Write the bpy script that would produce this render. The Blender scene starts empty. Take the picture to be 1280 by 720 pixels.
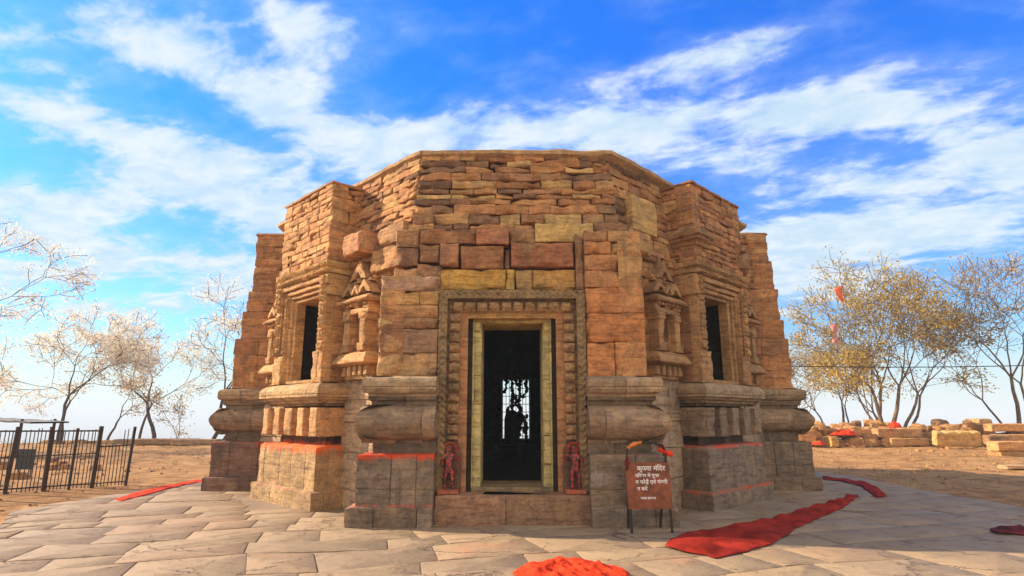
import bpy, bmesh, math, random
from mathutils import Vector, noise, Matrix
R = math.radians
S = bpy.context.scene
COL = S.collection

# ------------------------------------------------------------------ camera, sky, sun, exposure
cam_d = bpy.data.cameras.new("camera"); cam = bpy.data.objects.new("camera", cam_d); COL.objects.link(cam)
cam.location = (0, -16.084, 1.625); cam.rotation_euler = (R(90 + 12.2), 0, 0)
cam_d.sensor_width = 36; cam_d.lens = 36 * 736 / 1280; cam_d.clip_start = 0.1; cam_d.clip_end = 20000
S.camera = cam

SUN_EL = R(28); SUN_AZ = math.atan2(-0.965, 0.262)          # clockwise from +Y
SDIR = Vector((math.sin(SUN_AZ) * math.cos(SUN_EL), math.cos(SUN_AZ) * math.cos(SUN_EL), math.sin(SUN_EL)))
SUN_STRENGTH = 5.0; SKY_STRENGTH = 0.11; EXPOSURE = 0.92
sl = bpy.data.lights.new("sun", 'SUN'); sl.energy = SUN_STRENGTH; sl.angle = R(0.6); sl.color = (1.0, 0.84, 0.62)
so = bpy.data.objects.new("sun", sl); COL.objects.link(so); so.location = SDIR * 60
so.rotation_euler = SDIR.to_track_quat('Z', 'Y').to_euler()

S.view_settings.view_transform = 'Standard'; S.view_settings.look = 'None'
S.view_settings.gamma = 1; S.view_settings.exposure = EXPOSURE; S.view_settings.use_curve_mapping = False
S.render.engine = 'CYCLES'
try:
    S.cycles.use_denoising = True; S.cycles.denoiser = 'OPENIMAGEDENOISE'
    S.cycles.max_bounces = 6; S.cycles.diffuse_bounces = 4
except Exception: pass


class NG:
    """tiny node helper"""
    def __init__(self, tree): self.t = tree; self.n = tree.nodes; self.l = tree.links
    def new(self, typ, **kw):
        nd = self.n.new(typ)
        for k, v in kw.items(): setattr(nd, k, v)
        return nd
    def put(self, sock, v):
        if v is None: return
        if isinstance(v, bpy.types.NodeSocket): self.l.new(v, sock)
        elif isinstance(v, (tuple, list)) and len(v) == 3 and sock.type == 'RGBA': sock.default_value = (*v, 1)
        else: sock.default_value = v
    def math(self, op, a, b=0.0, c=None, clamp=False):
        nd = self.new('ShaderNodeMath', operation=op, use_clamp=clamp)
        self.put(nd.inputs[0], a); self.put(nd.inputs[1], b)
        if c is not None: self.put(nd.inputs[2], c)
        return nd.outputs[0]
    def vmath(self, op, a, b=None):
        nd = self.new('ShaderNodeVectorMath', operation=op)
        self.put(nd.inputs[0], a); self.put(nd.inputs[1], b)
        return nd.outputs['Value'] if op in ('DOT_PRODUCT', 'LENGTH', 'DISTANCE') else nd.outputs[0]
    def mix(self, f, a, b, blend='MIX'):
        nd = self.new('ShaderNodeMix', data_type='RGBA', blend_type=blend)
        self.put(nd.inputs[0], f); self.put(nd.inputs[6], a); self.put(nd.inputs[7], b)
        return nd.outputs[2]
    def noise(self, vec, scale, detail=4, rough=0.55, dist=0.0):
        nd = self.new('ShaderNodeTexNoise'); nd.inputs['Scale'].default_value = scale
        nd.inputs['Detail'].default_value = detail; nd.inputs['Roughness'].default_value = rough
        nd.inputs['Distortion'].default_value = dist
        if vec is not None: self.l.new(vec, nd.inputs['Vector'])
        return nd.outputs['Fac']
    def ramp(self, v, a, b, lo=0.0, hi=1.0, smooth=True):
        nd = self.new('ShaderNodeMapRange'); nd.clamp = True
        nd.interpolation_type = 'SMOOTHSTEP' if smooth else 'LINEAR'
        self.put(nd.inputs[0], v); nd.inputs[1].default_value = a; nd.inputs[2].default_value = b
        nd.inputs[3].default_value = lo; nd.inputs[4].default_value = hi
        return nd.outputs[0]
    def sep(self, v):
        nd = self.new('ShaderNodeSeparateXYZ'); self.l.new(v, nd.inputs[0]); return nd.outputs
    def comb(self, x, y, z):
        nd = self.new('ShaderNodeCombineXYZ'); self.put(nd.inputs[0], x); self.put(nd.inputs[1], y); self.put(nd.inputs[2], z)
        return nd.outputs[0]
    def scale(self, v, xyz):
        nd = self.new('ShaderNodeMapping'); self.l.new(v, nd.inputs[0]); nd.inputs['Scale'].default_value = xyz
        return nd.outputs[0]


def make_world():
    w = bpy.data.worlds.new("World"); S.world = w; w.use_nodes = True
    g = NG(w.node_tree); g.n.clear()
    out = g.new('ShaderNodeOutputWorld'); bg = g.new('ShaderNodeBackground')
    sky = g.new('ShaderNodeTexSky', sky_type='NISHITA'); sky.sun_disc = False
    sky.sun_elevation = SUN_EL; sky.sun_rotation = SUN_AZ
    sky.air_density = 1.0; sky.dust_density = 0.6; sky.ozone_density = 2.5
    tc = g.new('ShaderNodeTexCoord'); d = g.vmath('NORMALIZE', tc.outputs['Generated'])
    x, y, z = g.sep(d)
    # deeper, more saturated blue high up (thin air over a dry hill), paler at the horizon
    tint = g.mix(g.ramp(z, 0.0, 0.62), (0.45, 0.78, 0.95), (0.06, 0.66, 1.75))
    base = g.mix(1.0, sky.outputs[0], tint, 'MULTIPLY')
    # clouds live on a flat layer above the hill: direction projected on a plane
    zz = g.math('MAXIMUM', g.math('ADD', z, 0.16), 0.02)
    px = g.math('DIVIDE', x, zz); py = g.math('DIVIDE', y, zz)
    # stretch and turn so streaks run towards lower right
    a = R(-20); ca, sa = math.cos(a), math.sin(a)
    ex = g.math('ADD', g.math('MULTIPLY', px, ca), g.math('MULTIPLY', py, sa))
    ey = g.math('SUBTRACT', g.math('MULTIPLY', py, ca), g.math('MULTIPLY', px, sa))
    pv = g.comb(g.math('MULTIPLY', ex, 0.85), g.math('MULTIPLY', ey, 1.15), 3.7)
    n0 = g.noise(pv, 1.1, 2, 0.5, 0.2)
    n1 = g.noise(pv, 3.3, 10, 0.58, 0.25)
    n2 = g.noise(pv, 9.0, 7, 0.62, 0.3)
    nn = g.math('ADD', g.math('MULTIPLY', n1, 0.66), g.math('ADD', g.math('MULTIPLY', n2, 0.20), g.math('MULTIPLY', n0, 0.14)))
    # cloud banks by compass direction: (azimuth deg from north, + to the east; elevation; half sizes)
    cov = None
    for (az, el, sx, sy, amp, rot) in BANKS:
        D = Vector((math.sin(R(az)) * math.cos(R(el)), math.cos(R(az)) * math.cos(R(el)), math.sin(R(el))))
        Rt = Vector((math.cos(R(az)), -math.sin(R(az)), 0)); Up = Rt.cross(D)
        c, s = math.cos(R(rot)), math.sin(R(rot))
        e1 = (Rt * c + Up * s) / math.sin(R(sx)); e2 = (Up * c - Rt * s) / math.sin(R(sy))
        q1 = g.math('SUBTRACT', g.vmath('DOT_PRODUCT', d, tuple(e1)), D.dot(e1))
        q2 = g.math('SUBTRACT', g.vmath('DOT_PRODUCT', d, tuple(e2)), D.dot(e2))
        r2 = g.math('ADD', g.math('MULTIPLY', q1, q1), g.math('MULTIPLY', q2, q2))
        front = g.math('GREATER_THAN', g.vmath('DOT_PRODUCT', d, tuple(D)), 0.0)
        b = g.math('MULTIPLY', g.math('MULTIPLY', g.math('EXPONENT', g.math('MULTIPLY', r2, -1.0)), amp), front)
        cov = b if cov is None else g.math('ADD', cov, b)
    cov = g.math('MINIMUM', cov, 0.30)
    dens = g.ramp(g.math('ADD', nn, g.math('SUBTRACT', cov, 0.17)), 0.42, 0.57, 0, 1)
    thin = g.ramp(g.math('ADD', nn, g.math('MULTIPLY', cov, 0.8)), 0.48, 0.74, 0, 0.35)
    cl = g.math('MAXIMUM', dens, thin)
    cl = g.math('MULTIPLY', cl, 0.93)
    cloudcol = g.mix(g.ramp(n2, 0.35, 0.7), (3.0, 3.9, 4.6), (4.3, 4.65, 4.9))
    # unseen clouds behind the viewpoint: extra warm brightness added to fill the shaded front
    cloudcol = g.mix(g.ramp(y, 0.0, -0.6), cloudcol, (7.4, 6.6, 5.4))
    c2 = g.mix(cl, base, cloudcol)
    # dusty white band low over the plain
    hz = g.ramp(z, -0.02, 0.16, 0.90, 0.0)
    c3 = g.mix(hz, c2, (4.5, 4.7, 4.7))
    g.l.new(c3, bg.inputs['Color']); bg.inputs['Strength'].default_value = SKY_STRENGTH
    g.l.new(bg.outputs[0], out.inputs['Surface'])
    w.cycles.sampling_method = 'AUTOMATIC'


BANKS = [  # az, el, half-width, half-height, amount, tilt
    (-36, 21, 13, 3.2, .17, -14), (-24, 27, 9, 2.6, .16, -16), (-36, 31, 10, 2.4, .14, -18), (-27, 36, 7, 1.8, .09, -20), (-40, 13, 13, 5, .18, -8),
    (-22, 19, 11, 4, .20, -12), (-13, 36, 7, 2, .10, 8), (-7, 27, 9, 4, .14, 10), (9, 27, 13, 3.6, .25, 3), (-25, 12, 8, 2.5, .14, 0),
    (20, 32, 8, 2.0, .24, 2), (29, 25, 9, 2.4, .17, -6), (36, 17, 16, 6, .17, 4), (24, 13, 14, 4, .15, 6), (3, 39, 8, 2, .10, 0),
    (-100, 40, 40, 20, .2, 0), (120, 40, 50, 25, .2, 0), (180, 40, 75, 40, .32, 0),  # out of view; the south bank is added to brighten the shaded front
]
make_world()


# ------------------------------------------------------------------ materials
def new_mat(name):
    m = bpy.data.materials.new(name); m.use_nodes = True
    g = NG(m.node_tree); g.n.clear()
    out = g.new('ShaderNodeOutputMaterial'); b = g.new('ShaderNodeBsdfPrincipled')
    g.l.new(b.outputs[0], out.inputs['Surface'])
    return m, g, b


def pos(g): return g.new('ShaderNodeNewGeometry').outputs['Position']
def bump(g, b, h, strength, dist):
    nd = g.new('ShaderNodeBump'); nd.inputs['Strength'].default_value = strength; nd.inputs['Distance'].default_value = dist
    g.l.new(h, nd.inputs['Height']); g.l.new(nd.outputs[0], b.inputs['Normal'])


def stone_mat(name, tone=(1, 1, 1), grime=0.5, bands=(), pig=(0.78, 0.075, 0.02), streak=0.35, bstr=0.55, pale=0.25):
    """weathered sandstone: the block's own colour (attribute Col), mottling, grime, runs, and dabs of vermilion at given heights"""
    m, g, b = new_mat(name)
    at = g.new('ShaderNodeAttribute'); at.attribute_name = 'Col'
    p = pos(g)
    nA = g.noise(p, 0.9, 5, .6); nB = g.noise(p, 5.0, 6, .65); nC = g.noise(p, 19.0, 7, .68, .3)
    c = g.mix(1.0, at.outputs['Color'], tuple(a * b for a, b in zip(tone, (1.08, .985, .82))), 'MULTIPLY')
    nE = g.noise(g.scale(p, (2.6, 2.6, 19.0)), 1.0, 5, .62, .5)       # bedding of the sandstone
    nF = g.noise(p, 62.0, 3, .6)
    c = g.mix(g.ramp(nB, 0.36, 0.64, 0, .9), c, g.mix(1, c, (1.50, 1.40, 1.25), 'MULTIPLY'))
    c = g.mix(g.ramp(nE, 0.46, 0.66, 0, .65), c, g.mix(1, c, (0.50, 0.44, 0.42), 'MULTIPLY'))
    c = g.mix(g.ramp(nC, 0.42, 0.70, 0, .55), c, g.mix(1, c, (0.46, 0.42, 0.40), 'MULTIPLY'))
    c = g.mix(g.ramp(nF, 0.50, 0.70, 0, .38), c, g.mix(1, c, (1.6, 1.55, 1.5), 'MULTIPLY'))
    # yellow-ochre and pale mineral bloom
    nO = g.noise(p, 2.3, 5, .7, .4)
    c = g.mix(g.ramp(nO, 0.56, 0.68, 0, pale), c, (0.52, 0.36, 0.14))
    # dark weather crust in patches
    nD = g.noise(p, 1.7, 7, .72, .6)
    c = g.mix(g.ramp(nD, 0.50, 0.72, 0, grime), c, (0.075, 0.055, 0.042))
    # runs of rain
    ns = g.noise(g.scale(p, (7.0, 7.0, 0.55)), 1.0, 4, .6)
    c = g.mix(g.ramp(ns, 0.55, 0.72, 0, streak), c, (0.10, 0.075, 0.058))
    z = g.sep(p)[2]
    for (zc, hw, thr, amt, col) in bands:
        dz = g.math('SUBTRACT', z, zc)
        d = g.math('MAXIMUM', dz, g.math('MULTIPLY', dz, -.55))
        nP = g.noise(p, 3.1, 5, .65, .3)
        nP2 = g.noise(g.scale(p, (9, 9, 2.2)), 1.0, 4, .65)
        k = g.math('SUBTRACT', g.math('ADD', g.math('MULTIPLY', nP, .45), g.math('ADD', g.math('MULTIPLY', nP2, .40), g.math('MULTIPLY', nB, .15))), g.math('MULTIPLY', d, 0.26 / hw))
        k = g.math('SUBTRACT', k, g.math('MULTIPLY', g.ramp(nF, .4, .7), .05))
        pc = g.mix(g.ramp(nC, .4, .7, 0, .5), col, g.mix(1, col, (.62, .5, .6), 'MULTIPLY'))
        c = g.mix(g.ramp(k, thr, thr + 0.17, 0, amt), c, pc)
    g.l.new(c, b.inputs['Base Color'])
    b.inputs['Roughness'].default_value = 0.88; b.inputs['Specular IOR Level'].default_value = 0.2
    h = g.math('ADD', g.math('ADD', nB, g.math('MULTIPLY', nE, .7)), g.math('ADD', g.math('MULTIPLY', nC, .55), g.math('MULTIPLY', nF, .30)))
    bump(g, b, h, min(1.0, bstr * 1.5), 0.045)
    return m


RED = (0.70, 0.075, 0.022); ORG = (0.85, 0.13, 0.025); PNK = (0.62, 0.16, 0.10); WSH = (0.50, 0.42, 0.36)
M_WALL = stone_mat('wall_sandstone', grime=.52, streak=.38)
M_UP = stone_mat('upper_sandstone', grime=.62, streak=.38, bstr=.75, pale=.35)
M_BAY = stone_mat('bay_sandstone', grime=.22, streak=.15, pale=.30)
M_MOLD = stone_mat('moulding_sandstone', tone=(.92, .98, 1.04), grime=.50, streak=.30)
M_DOOR = stone_mat('door_carved_stone', grime=.50, streak=.30, pale=.12)
M_PLF = stone_mat('front_plinth_stone', tone=(.80, .86, .96), grime=.80, streak=.75,
                  bands=((1.03, .07, .29, .95, RED), (0.30, .05, .36, .70, PNK), (0.75, .35, .48, .45, WSH)))
M_PLR = stone_mat('front_right_plinth_stone', tone=(.80, .86, .96), grime=.45, streak=.45,
                  bands=((1.02, .06, .44, .75, PNK), (0.26, .06, .42, .55, WSH), (0.7, .35, .42, .50, WSH)))
M_PLW = stone_mat('west_plinth_stone', grime=.75, streak=.5, bands=((1.03, .07, .42, .9, RED), (0.40, .04, .44, .7, PNK)))
M_PLE = stone_mat('east_plinth_stone', tone=(.80, .86, .96), grime=.5, streak=.4, bands=((1.03, .05, .52, .9, PNK),))
M_BPL = stone_mat('left_bay_plinth_stone', grime=.35, streak=.45,
                  bands=((1.06, .11, .30, .92, ORG), (0.29, .05, .40, .55, PNK), (1.5, .35, .52, .4, ORG)))
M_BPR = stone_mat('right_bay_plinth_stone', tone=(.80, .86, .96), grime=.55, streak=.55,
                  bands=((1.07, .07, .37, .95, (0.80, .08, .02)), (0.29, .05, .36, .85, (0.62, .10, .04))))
M_INNER = stone_mat('inner_shade_stone', tone=(.12, .12, .12), grime=.7, pale=.02)  # stone colour cut to near black: interior shade put into it


def plain_mat(name, col, rough=.6, metal=0.0, var=.25, scale=8, bstr=0.0, spec=.4, sheen=0):
    m, g, b = new_mat(name); p = pos(g)
    n = g.noise(p, scale, 5, .6)
    dark = tuple(v * (1 - var) for v in col); lite = tuple(min(1, v * (1 + var)) for v in col)
    g.l.new(g.mix(g.ramp(n, .3, .7), dark, lite), b.inputs['Base Color'])
    b.inputs['Roughness'].default_value = rough; b.inputs['Metallic'].default_value = metal
    b.inputs['Specular IOR Level'].default_value = spec
    if sheen: b.inputs['Sheen Weight'].default_value = sheen
    if bstr: bump(g, b, g.noise(p, scale * 6, 4), bstr, .01)
    return m


M_IRON = plain_mat('rusty_iron', (.045, .027, .02), .7, .3, .5, 30, .3)
M_TIN = plain_mat('weathered_sheet_roof', (.24, .21, .18), .75, .1, .3, 5)
M_BOARD = plain_mat('brown_sign_paint', (.19, .047, .012), .6, 0, .4, 9)
M_LET = plain_mat('white_lettering', (.82, .74, .66), .6, 0, .1, 30)
M_RED = plain_mat('red_cotton', (.25, .020, .012), .95, 0, .4, 4, .22, .05)
M_RED2 = plain_mat('bright_red_cloth', (.62, .045, .014), .92, 0, .3, 6, .22, .06)
M_DRED = plain_mat('dark_red_cloth', (.11, .010, .012), .9, 0, .5, 9, .5, .2)
M_PINK = plain_mat('faded_pink_cloth', (.55, .22, .2), .9, 0, .2, 5)
M_BARK = plain_mat('pale_bark', (.16, .105, .07), .9, 0, .35, 3, .5, .2)
M_BARKD = plain_mat('dark_bark', (.085, .055, .04), .9, 0, .35, 3, .5, .2)
M_BRASS = plain_mat('dull_brass', (.28, .18, .06), .45, .8, .3, 12)
M_CABLE = plain_mat('black_cable', (.02, .02, .022), .6)
M_BOARDD = plain_mat('dark_board', (.03, .03, .035), .7)


def leaf_mat(name, c1, c2, transl=.45):
    m = bpy.data.materials.new(name); m.use_nodes = True
    g = NG(m.node_tree); g.n.clear()
    out = g.new('ShaderNodeOutputMaterial')
    at = g.new('ShaderNodeAttribute'); at.attribute_name = 'Col'
    r = g.sep(at.outputs['Vector'])[0]
    c = g.mix(r, c1, c2)
    d = g.new('ShaderNodeBsdfDiffuse'); t = g.new('ShaderNodeBsdfTranslucent'); mx = g.new('ShaderNodeMixShader')
    g.l.new(c, d.inputs[0]); g.l.new(c, t.inputs[0]); mx.inputs[0].default_value = transl
    g.l.new(d.outputs[0], mx.inputs[1]); g.l.new(t.outputs[0], mx.inputs[2]); g.l.new(mx.outputs[0], out.inputs['Surface'])
    return m


M_LEAFW = leaf_mat('pale_blossom', (.72, .62, .46), (.86, .80, .68), .4)
M_LEAFO = leaf_mat('olive_leaf', (.33, .205, .03), (.70, .49, .13), .5)
M_LEAFT = leaf_mat('tan_leaf', (.36, .25, .13), (.60, .47, .28), .4)
M_GRASS = leaf_mat('dry_grass', (.22, .15, .06), (.45, .33, .16), .3)


def ground_mat():
    m, g, b = new_mat('dry_earth'); p = pos(g)
    n1 = g.noise(p, .35, 6, .65, .3); n2 = g.noise(p, 2.2, 7, .7); n3 = g.noise(p, 14, 5, .65)
    c = g.mix(g.ramp(n2, .36, .64), (.24, .115, .045), (.47, .245, .09))
    c = g.mix(g.ramp(n1, .45, .68, 0, .75), c, (.50, .27, .105))
    c = g.mix(g.ramp(n3, .56, .76, 0, .7), c, (.11, .075, .045))
    x, y, z = g.sep(p)
    r = g.vmath('LENGTH', g.comb(x, y, 0.0))
    far = g.ramp(r, 40, 300)
    c = g.mix(far, c, g.mix(g.ramp(g.noise(p, .004, 6), .4, .6), (.20, .17, .09), (.34, .27, .17)))
    g.l.new(c, b.inputs['Base Color']); b.inputs['Roughness'].default_value = .95; b.inputs['Specular IOR Level'].default_value = .1
    bump(g, b, g.math('ADD', n2, g.math('MULTIPLY', n3, .6)), .9, .08)
    return m


def paving_mat():
    m, g, b = new_mat('worn_flagstone')
    at = g.new('ShaderNodeAttribute'); at.attribute_name = 'Col'
    p = pos(g)
    n1 = g.noise(p, .7, 6, .65, .3); n2 = g.noise(p, 4.5, 6, .68, .4); n3 = g.noise(p, 28, 4, .6)
    c = g.mix(g.ramp(n1, .40, .64, 0, .65), at.outputs['Color'], (.36, .245, .145))
    c = g.mix(g.ramp(n2, .46, .72, 0, .6), c, (.175, .115, .07))
    c = g.mix(g.ramp(n3, .52, .78, 0, .35), c, (.15, .10, .08))
    nP = g.noise(g.vmath('ADD', p, (3.1, 7.7, 0)), .55, 5, .6)
    c = g.mix(g.ramp(nP, .60, .72, 0, .35), c, (.50, .20, .10))
    nG = g.noise(p, 70, 3, .6)
    c = g.mix(g.ramp(nG, .50, .72, 0, .55), c, g.mix(1, c, (.62, .57, .52), 'MULTIPLY'))
    nS = g.noise(p, 11, 6, .7, .6)
    c = g.mix(g.ramp(nS, .55, .72, 0, .5), c, (.42, .31, .20))
    # dark trodden cracks
    vo = g.new('ShaderNodeTexVoronoi', feature='DISTANCE_TO_EDGE'); vo.inputs['Scale'].default_value = .8
    dv = g.vmath('ADD', p, g.vmath('SCALE', g.comb(n2, n1, 0.0), None)); vo.inputs['Randomness'].default_value = 1
    g.l.new(dv, vo.inputs['Vector'])
    ck = g.math('MULTIPLY', g.ramp(vo.outputs['Distance'], .004, .016, 1, 0), g.ramp(n1, .47, .56))
    c = g.mix(g.math('MULTIPLY', ck, .8), c, (.07, .045, .035))
    g.l.new(c, b.inputs['Base Color']); b.inputs['Roughness'].default_value = .8; b.inputs['Specular IOR Level'].default_value = .25
    h = g.math('SUBTRACT', g.math('ADD', n2, g.math('MULTIPLY', n3, .35)), g.math('MULTIPLY', ck, .6))
    bump(g, b, h, .55, .03)
    return m


M_GROUND = ground_mat(); M_PAVE = paving_mat()
M_ROCK = stone_mat('rubble_stone', tone=(.92, .84, .76), grime=.55, streak=.15, bstr=.9, pale=.15)


# ------------------------------------------------------------------ mesh builder
class MB:
    def __init__(self): self.v = []; self.f = []; self.c = []; self.s = []
    def vert(self, p, col): self.v.append((p[0], p[1], p[2])); self.c.append(col); return len(self.v) - 1
    def face(self, ids, smooth=False): self.f.append(ids); self.s.append(smooth)
    def grid(self, rows, col, smooth=True, flip=False, closed=False):
        """rows: list of lists of points (or (point, colour))"""
        ids = [[self.vert(p, col) if not isinstance(p[0], (tuple, Vector)) else self.vert(p[0], p[1]) for p in r] for r in rows]
        for i in range(len(ids) - 1):
            n = len(ids[i]); rng = range(n) if closed else range(n - 1)
            for j in rng:
                k = (j + 1) % n
                q = (ids[i][j], ids[i][k], ids[i + 1][k], ids[i + 1][j])
                self.face(q[::-1] if flip else q, smooth)
        return ids
    def build(self, name, mats, parent=None, sharp=38):
        me = bpy.data.meshes.new(name)
        me.from_pydata(self.v, [], self.f)
        a = me.color_attributes.new('Col', 'FLOAT_COLOR', 'POINT')
        flat = []
        for c in self.c: flat += [c[0], c[1], c[2], 1.0]
        a.data.foreach_set('color', flat)
        me.polygons.foreach_set('use_smooth', self.s)
        me.materials.append(mats)
        me.update()
        if any(self.s) and sharp: me.set_sharp_from_angle(angle=R(sharp))
        o = bpy.data.objects.new(name, me); COL.objects.link(o)
        if parent: o.parent = parent
        return o


def tag(o, label=None, cat=None, group=None, kind=None):
    if label: o['label'] = label
    if cat: o['category'] = cat
    if group: o['group'] = group
    if kind: o['kind'] = kind
    return o


def empty(name, loc=(0, 0, 0), parent=None):
    o = bpy.data.objects.new(name, None); COL.objects.link(o); o.location = loc; o.empty_display_size = .2
    if parent: o.parent = parent
    return o


def fbm(p, o=3):
    a = 0; s = 1; 
    for _ in range(o):
        a += noise.noise(p) * s; p = p * 2.1 + Vector((3.3, 1.7, 9.2)); s *= .5
    return a


class Face:
    """a wall face seen from outside: u to the right, n outward from the temple's axis, z up"""
    def __init__(self, deg):
        a = R(deg)                       # direction of the outward normal, 0 = towards the camera (-y), + towards west
        self.N = Vector((-math.sin(a), -math.cos(a), 0)); self.U = Vector((-self.N.y, self.N.x, 0))
    def __call__(self, u, n, z): return self.U * u + self.N * n + Vector((0, 0, z))


FRONT, WEST, EAST, NORTH = Face(0), Face(90), Face(-90), Face(180)
SW, SE, NW, NE = Face(45), Face(-45), Face(135), Face(-135)


class SideFace:
    """face turned 90 degrees on a block of Face F: 'u' runs along n. side +1 = the block's right flank"""
    def __init__(self, F, side):
        self.F = F; self.side = side
    def __call__(self, u, n, z):
        return self.F(self.side * n, -self.side * u, z) if True else None


RED_ST = [(.36, .185, .095), (.33, .165, .085), (.40, .22, .11), (.30, .16, .095), (.42, .26, .13), (.27, .15, .09), (.38, .20, .10)]
UP_ST = RED_ST + [(.24, .135, .085), (.20, .12, .08), (.46, .31, .15), (.44, .25, .125)]
BAY_ST = [(.45, .25, .125), (.41, .22, .11), (.48, .285, .145), (.38, .205, .105), (.50, .32, .17)]
GREY_ST = [(.25, .185, .145), (.22, .165, .13), (.28, .205, .155), (.23, .165, .125)]


def block(mb, F, u0, u1, z0, z1, n, col, seed, rough=.012, rnd=.02, back=.30, nfun=None, cell=.07, skew=.012):
    W, H = u1 - u0, z1 - z0
    if W < .02 or H < .02: return
    nu = max(3, min(16, int(W / cell) + 2)); nz = max(3, min(10, int(H / cell) + 2))
    us = [0, .012 / W] + [i / nu for i in range(1, nu)] + [1 - .012 / W, 1]
    zs = [0, .012 / H] + [i / nz for i in range(1, nz)] + [1 - .012 / H, 1]
    us = sorted(min(1, max(0, t)) for t in us); zs = sorted(min(1, max(0, t)) for t in zs)
    sv = Vector((seed * 1.37 % 97, seed * 2.11 % 89, seed * .73 % 83))
    tu = noise.noise(sv) * rough * 1.6; tz = noise.noise(sv + Vector((5, 5, 5))) * rough * 1.6
    rows = []
    ids = []
    for b in zs:
        row = []
        for a in us:
            eu = min(a, 1 - a) * W; ez = min(b, 1 - b) * H; e = min(eu, ez)
            q = sv + Vector((a * W * 5, b * H * 5, 0))
            d = fbm(q) * rough + tu * (a - .5) * 2 + tz * (b - .5) * 2
            chip = max(0, noise.noise(q * .8 + Vector((9, 3, 1))) - .05) * rough * 4.5
            rr = rnd + chip * 1.5
            if e < rr:
                t = 1 - e / rr; d -= rr * .8 * t * t + chip * t
            du = noise.noise(q * .5 + Vector((1, 8, 2))) * skew; dz = noise.noise(q * .5 + Vector((7, 2, 5))) * skew
            zz = z0 + b * H + dz; nn = (nfun(zz) if nfun else 0) + n
            row.append(mb.vert(F(u0 + a * W + du, nn + d, zz), col))
        ids.append(row)
    for i in range(len(zs) - 1):
        for j in range(len(us) - 1):
            mb.face((ids[i][j], ids[i][j + 1], ids[i + 1][j + 1], ids[i + 1][j]), True)
    ring = ids[0] + [r[-1] for r in ids[1:]] + ids[-1][-2::-1] + [r[0] for r in ids[-2:0:-1]]
    co = [(0, a) for a in us] + [(b, 1) for b in zs[1:]] + [(1, a) for a in us[-2::-1]] + [(b, 0) for b in zs[-2:0:-1]]
    bk = []
    for (b, a), vid in zip(co, ring):
        zz = z0 + b * H; nn = (nfun(zz) if nfun else 0) + n
        bk.append(mb.vert(F(u0 + a * W, nn - back, zz), col))
    m = len(ring)
    for i in range(m):
        j = (i + 1) % m
        mb.face((ring[j], ring[i], bk[i], bk[j]), False)


def jitcol(rng, pal, v=.17):
    c = rng.choice(pal); k = 1 + rng.uniform(-v, v)
    return (c[0] * k, c[1] * k, c[2] * k)


def masonry(mb, F, u0, u1, z0, z1, n, pal, rng, hr=(.12, .22), wr=(.25, .6), holes=(), rough=.014, jut=.02, gap=.007, nfun=None, back=.30,
            u0f=None, u1f=None, breaks=(), rnd=.013, skew=.012):
    zs = [z0]
    stops = sorted(set([b for b in breaks if z0 < b < z1] + [z1]))
    for st in stops:
        while st - zs[-1] > hr[1] * 1.25: zs.append(zs[-1] + rng.uniform(*hr))
        if st - zs[-1] > hr[0] * 1.7: zs.append((zs[-1] + st) / 2)
        zs.append(st)
    for a, b in zip(zs, zs[1:]):
        lo = u0f((a + b) / 2) if u0f else u0; hi = u1f((a + b) / 2) if u1f else u1
        spans = [(lo, hi)]
        for (h0, h1, hz0, hz1) in holes:
            if hz0 < b - .01 and hz1 > a + .01:
                ns = []
                for (s0, s1) in spans:
                    if h0 > s0: ns.append((s0, min(s1, h0)))
                    if h1 < s1: ns.append((max(s0, h1), s1))
                spans = [s for s in ns if s[1] - s[0] > .03]
        for (s0, s1) in spans:
            u = s0
            while u < s1 - .001:
                w = rng.uniform(*wr)
                if s1 - (u + w) < wr[0] * .7: w = s1 - u
                block(mb, F, u + gap / 2, u + w - gap / 2, a + gap / 2, b - gap / 2, n + rng.uniform(-jut, jut), jitcol(rng, pal), rng.random() * 900,
                      rough, rnd, back, nfun, skew=skew)
                u += w


def box(mb, F, u0, u1, n0, n1, z0, z1, col):
    p = [F(u, n, z) for z in (z0, z1) for (u, n) in ((u0, n0), (u1, n0), (u1, n1), (u0, n1))]
    i = [mb.vert(q, col) for q in p]
    for f in ((0, 1, 2, 3), (7, 6, 5, 4), (1, 0, 4, 5), (2, 1, 5, 6), (3, 2, 6, 7), (0, 3, 7, 4)): mb.face(tuple(i[k] for k in f))


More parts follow.
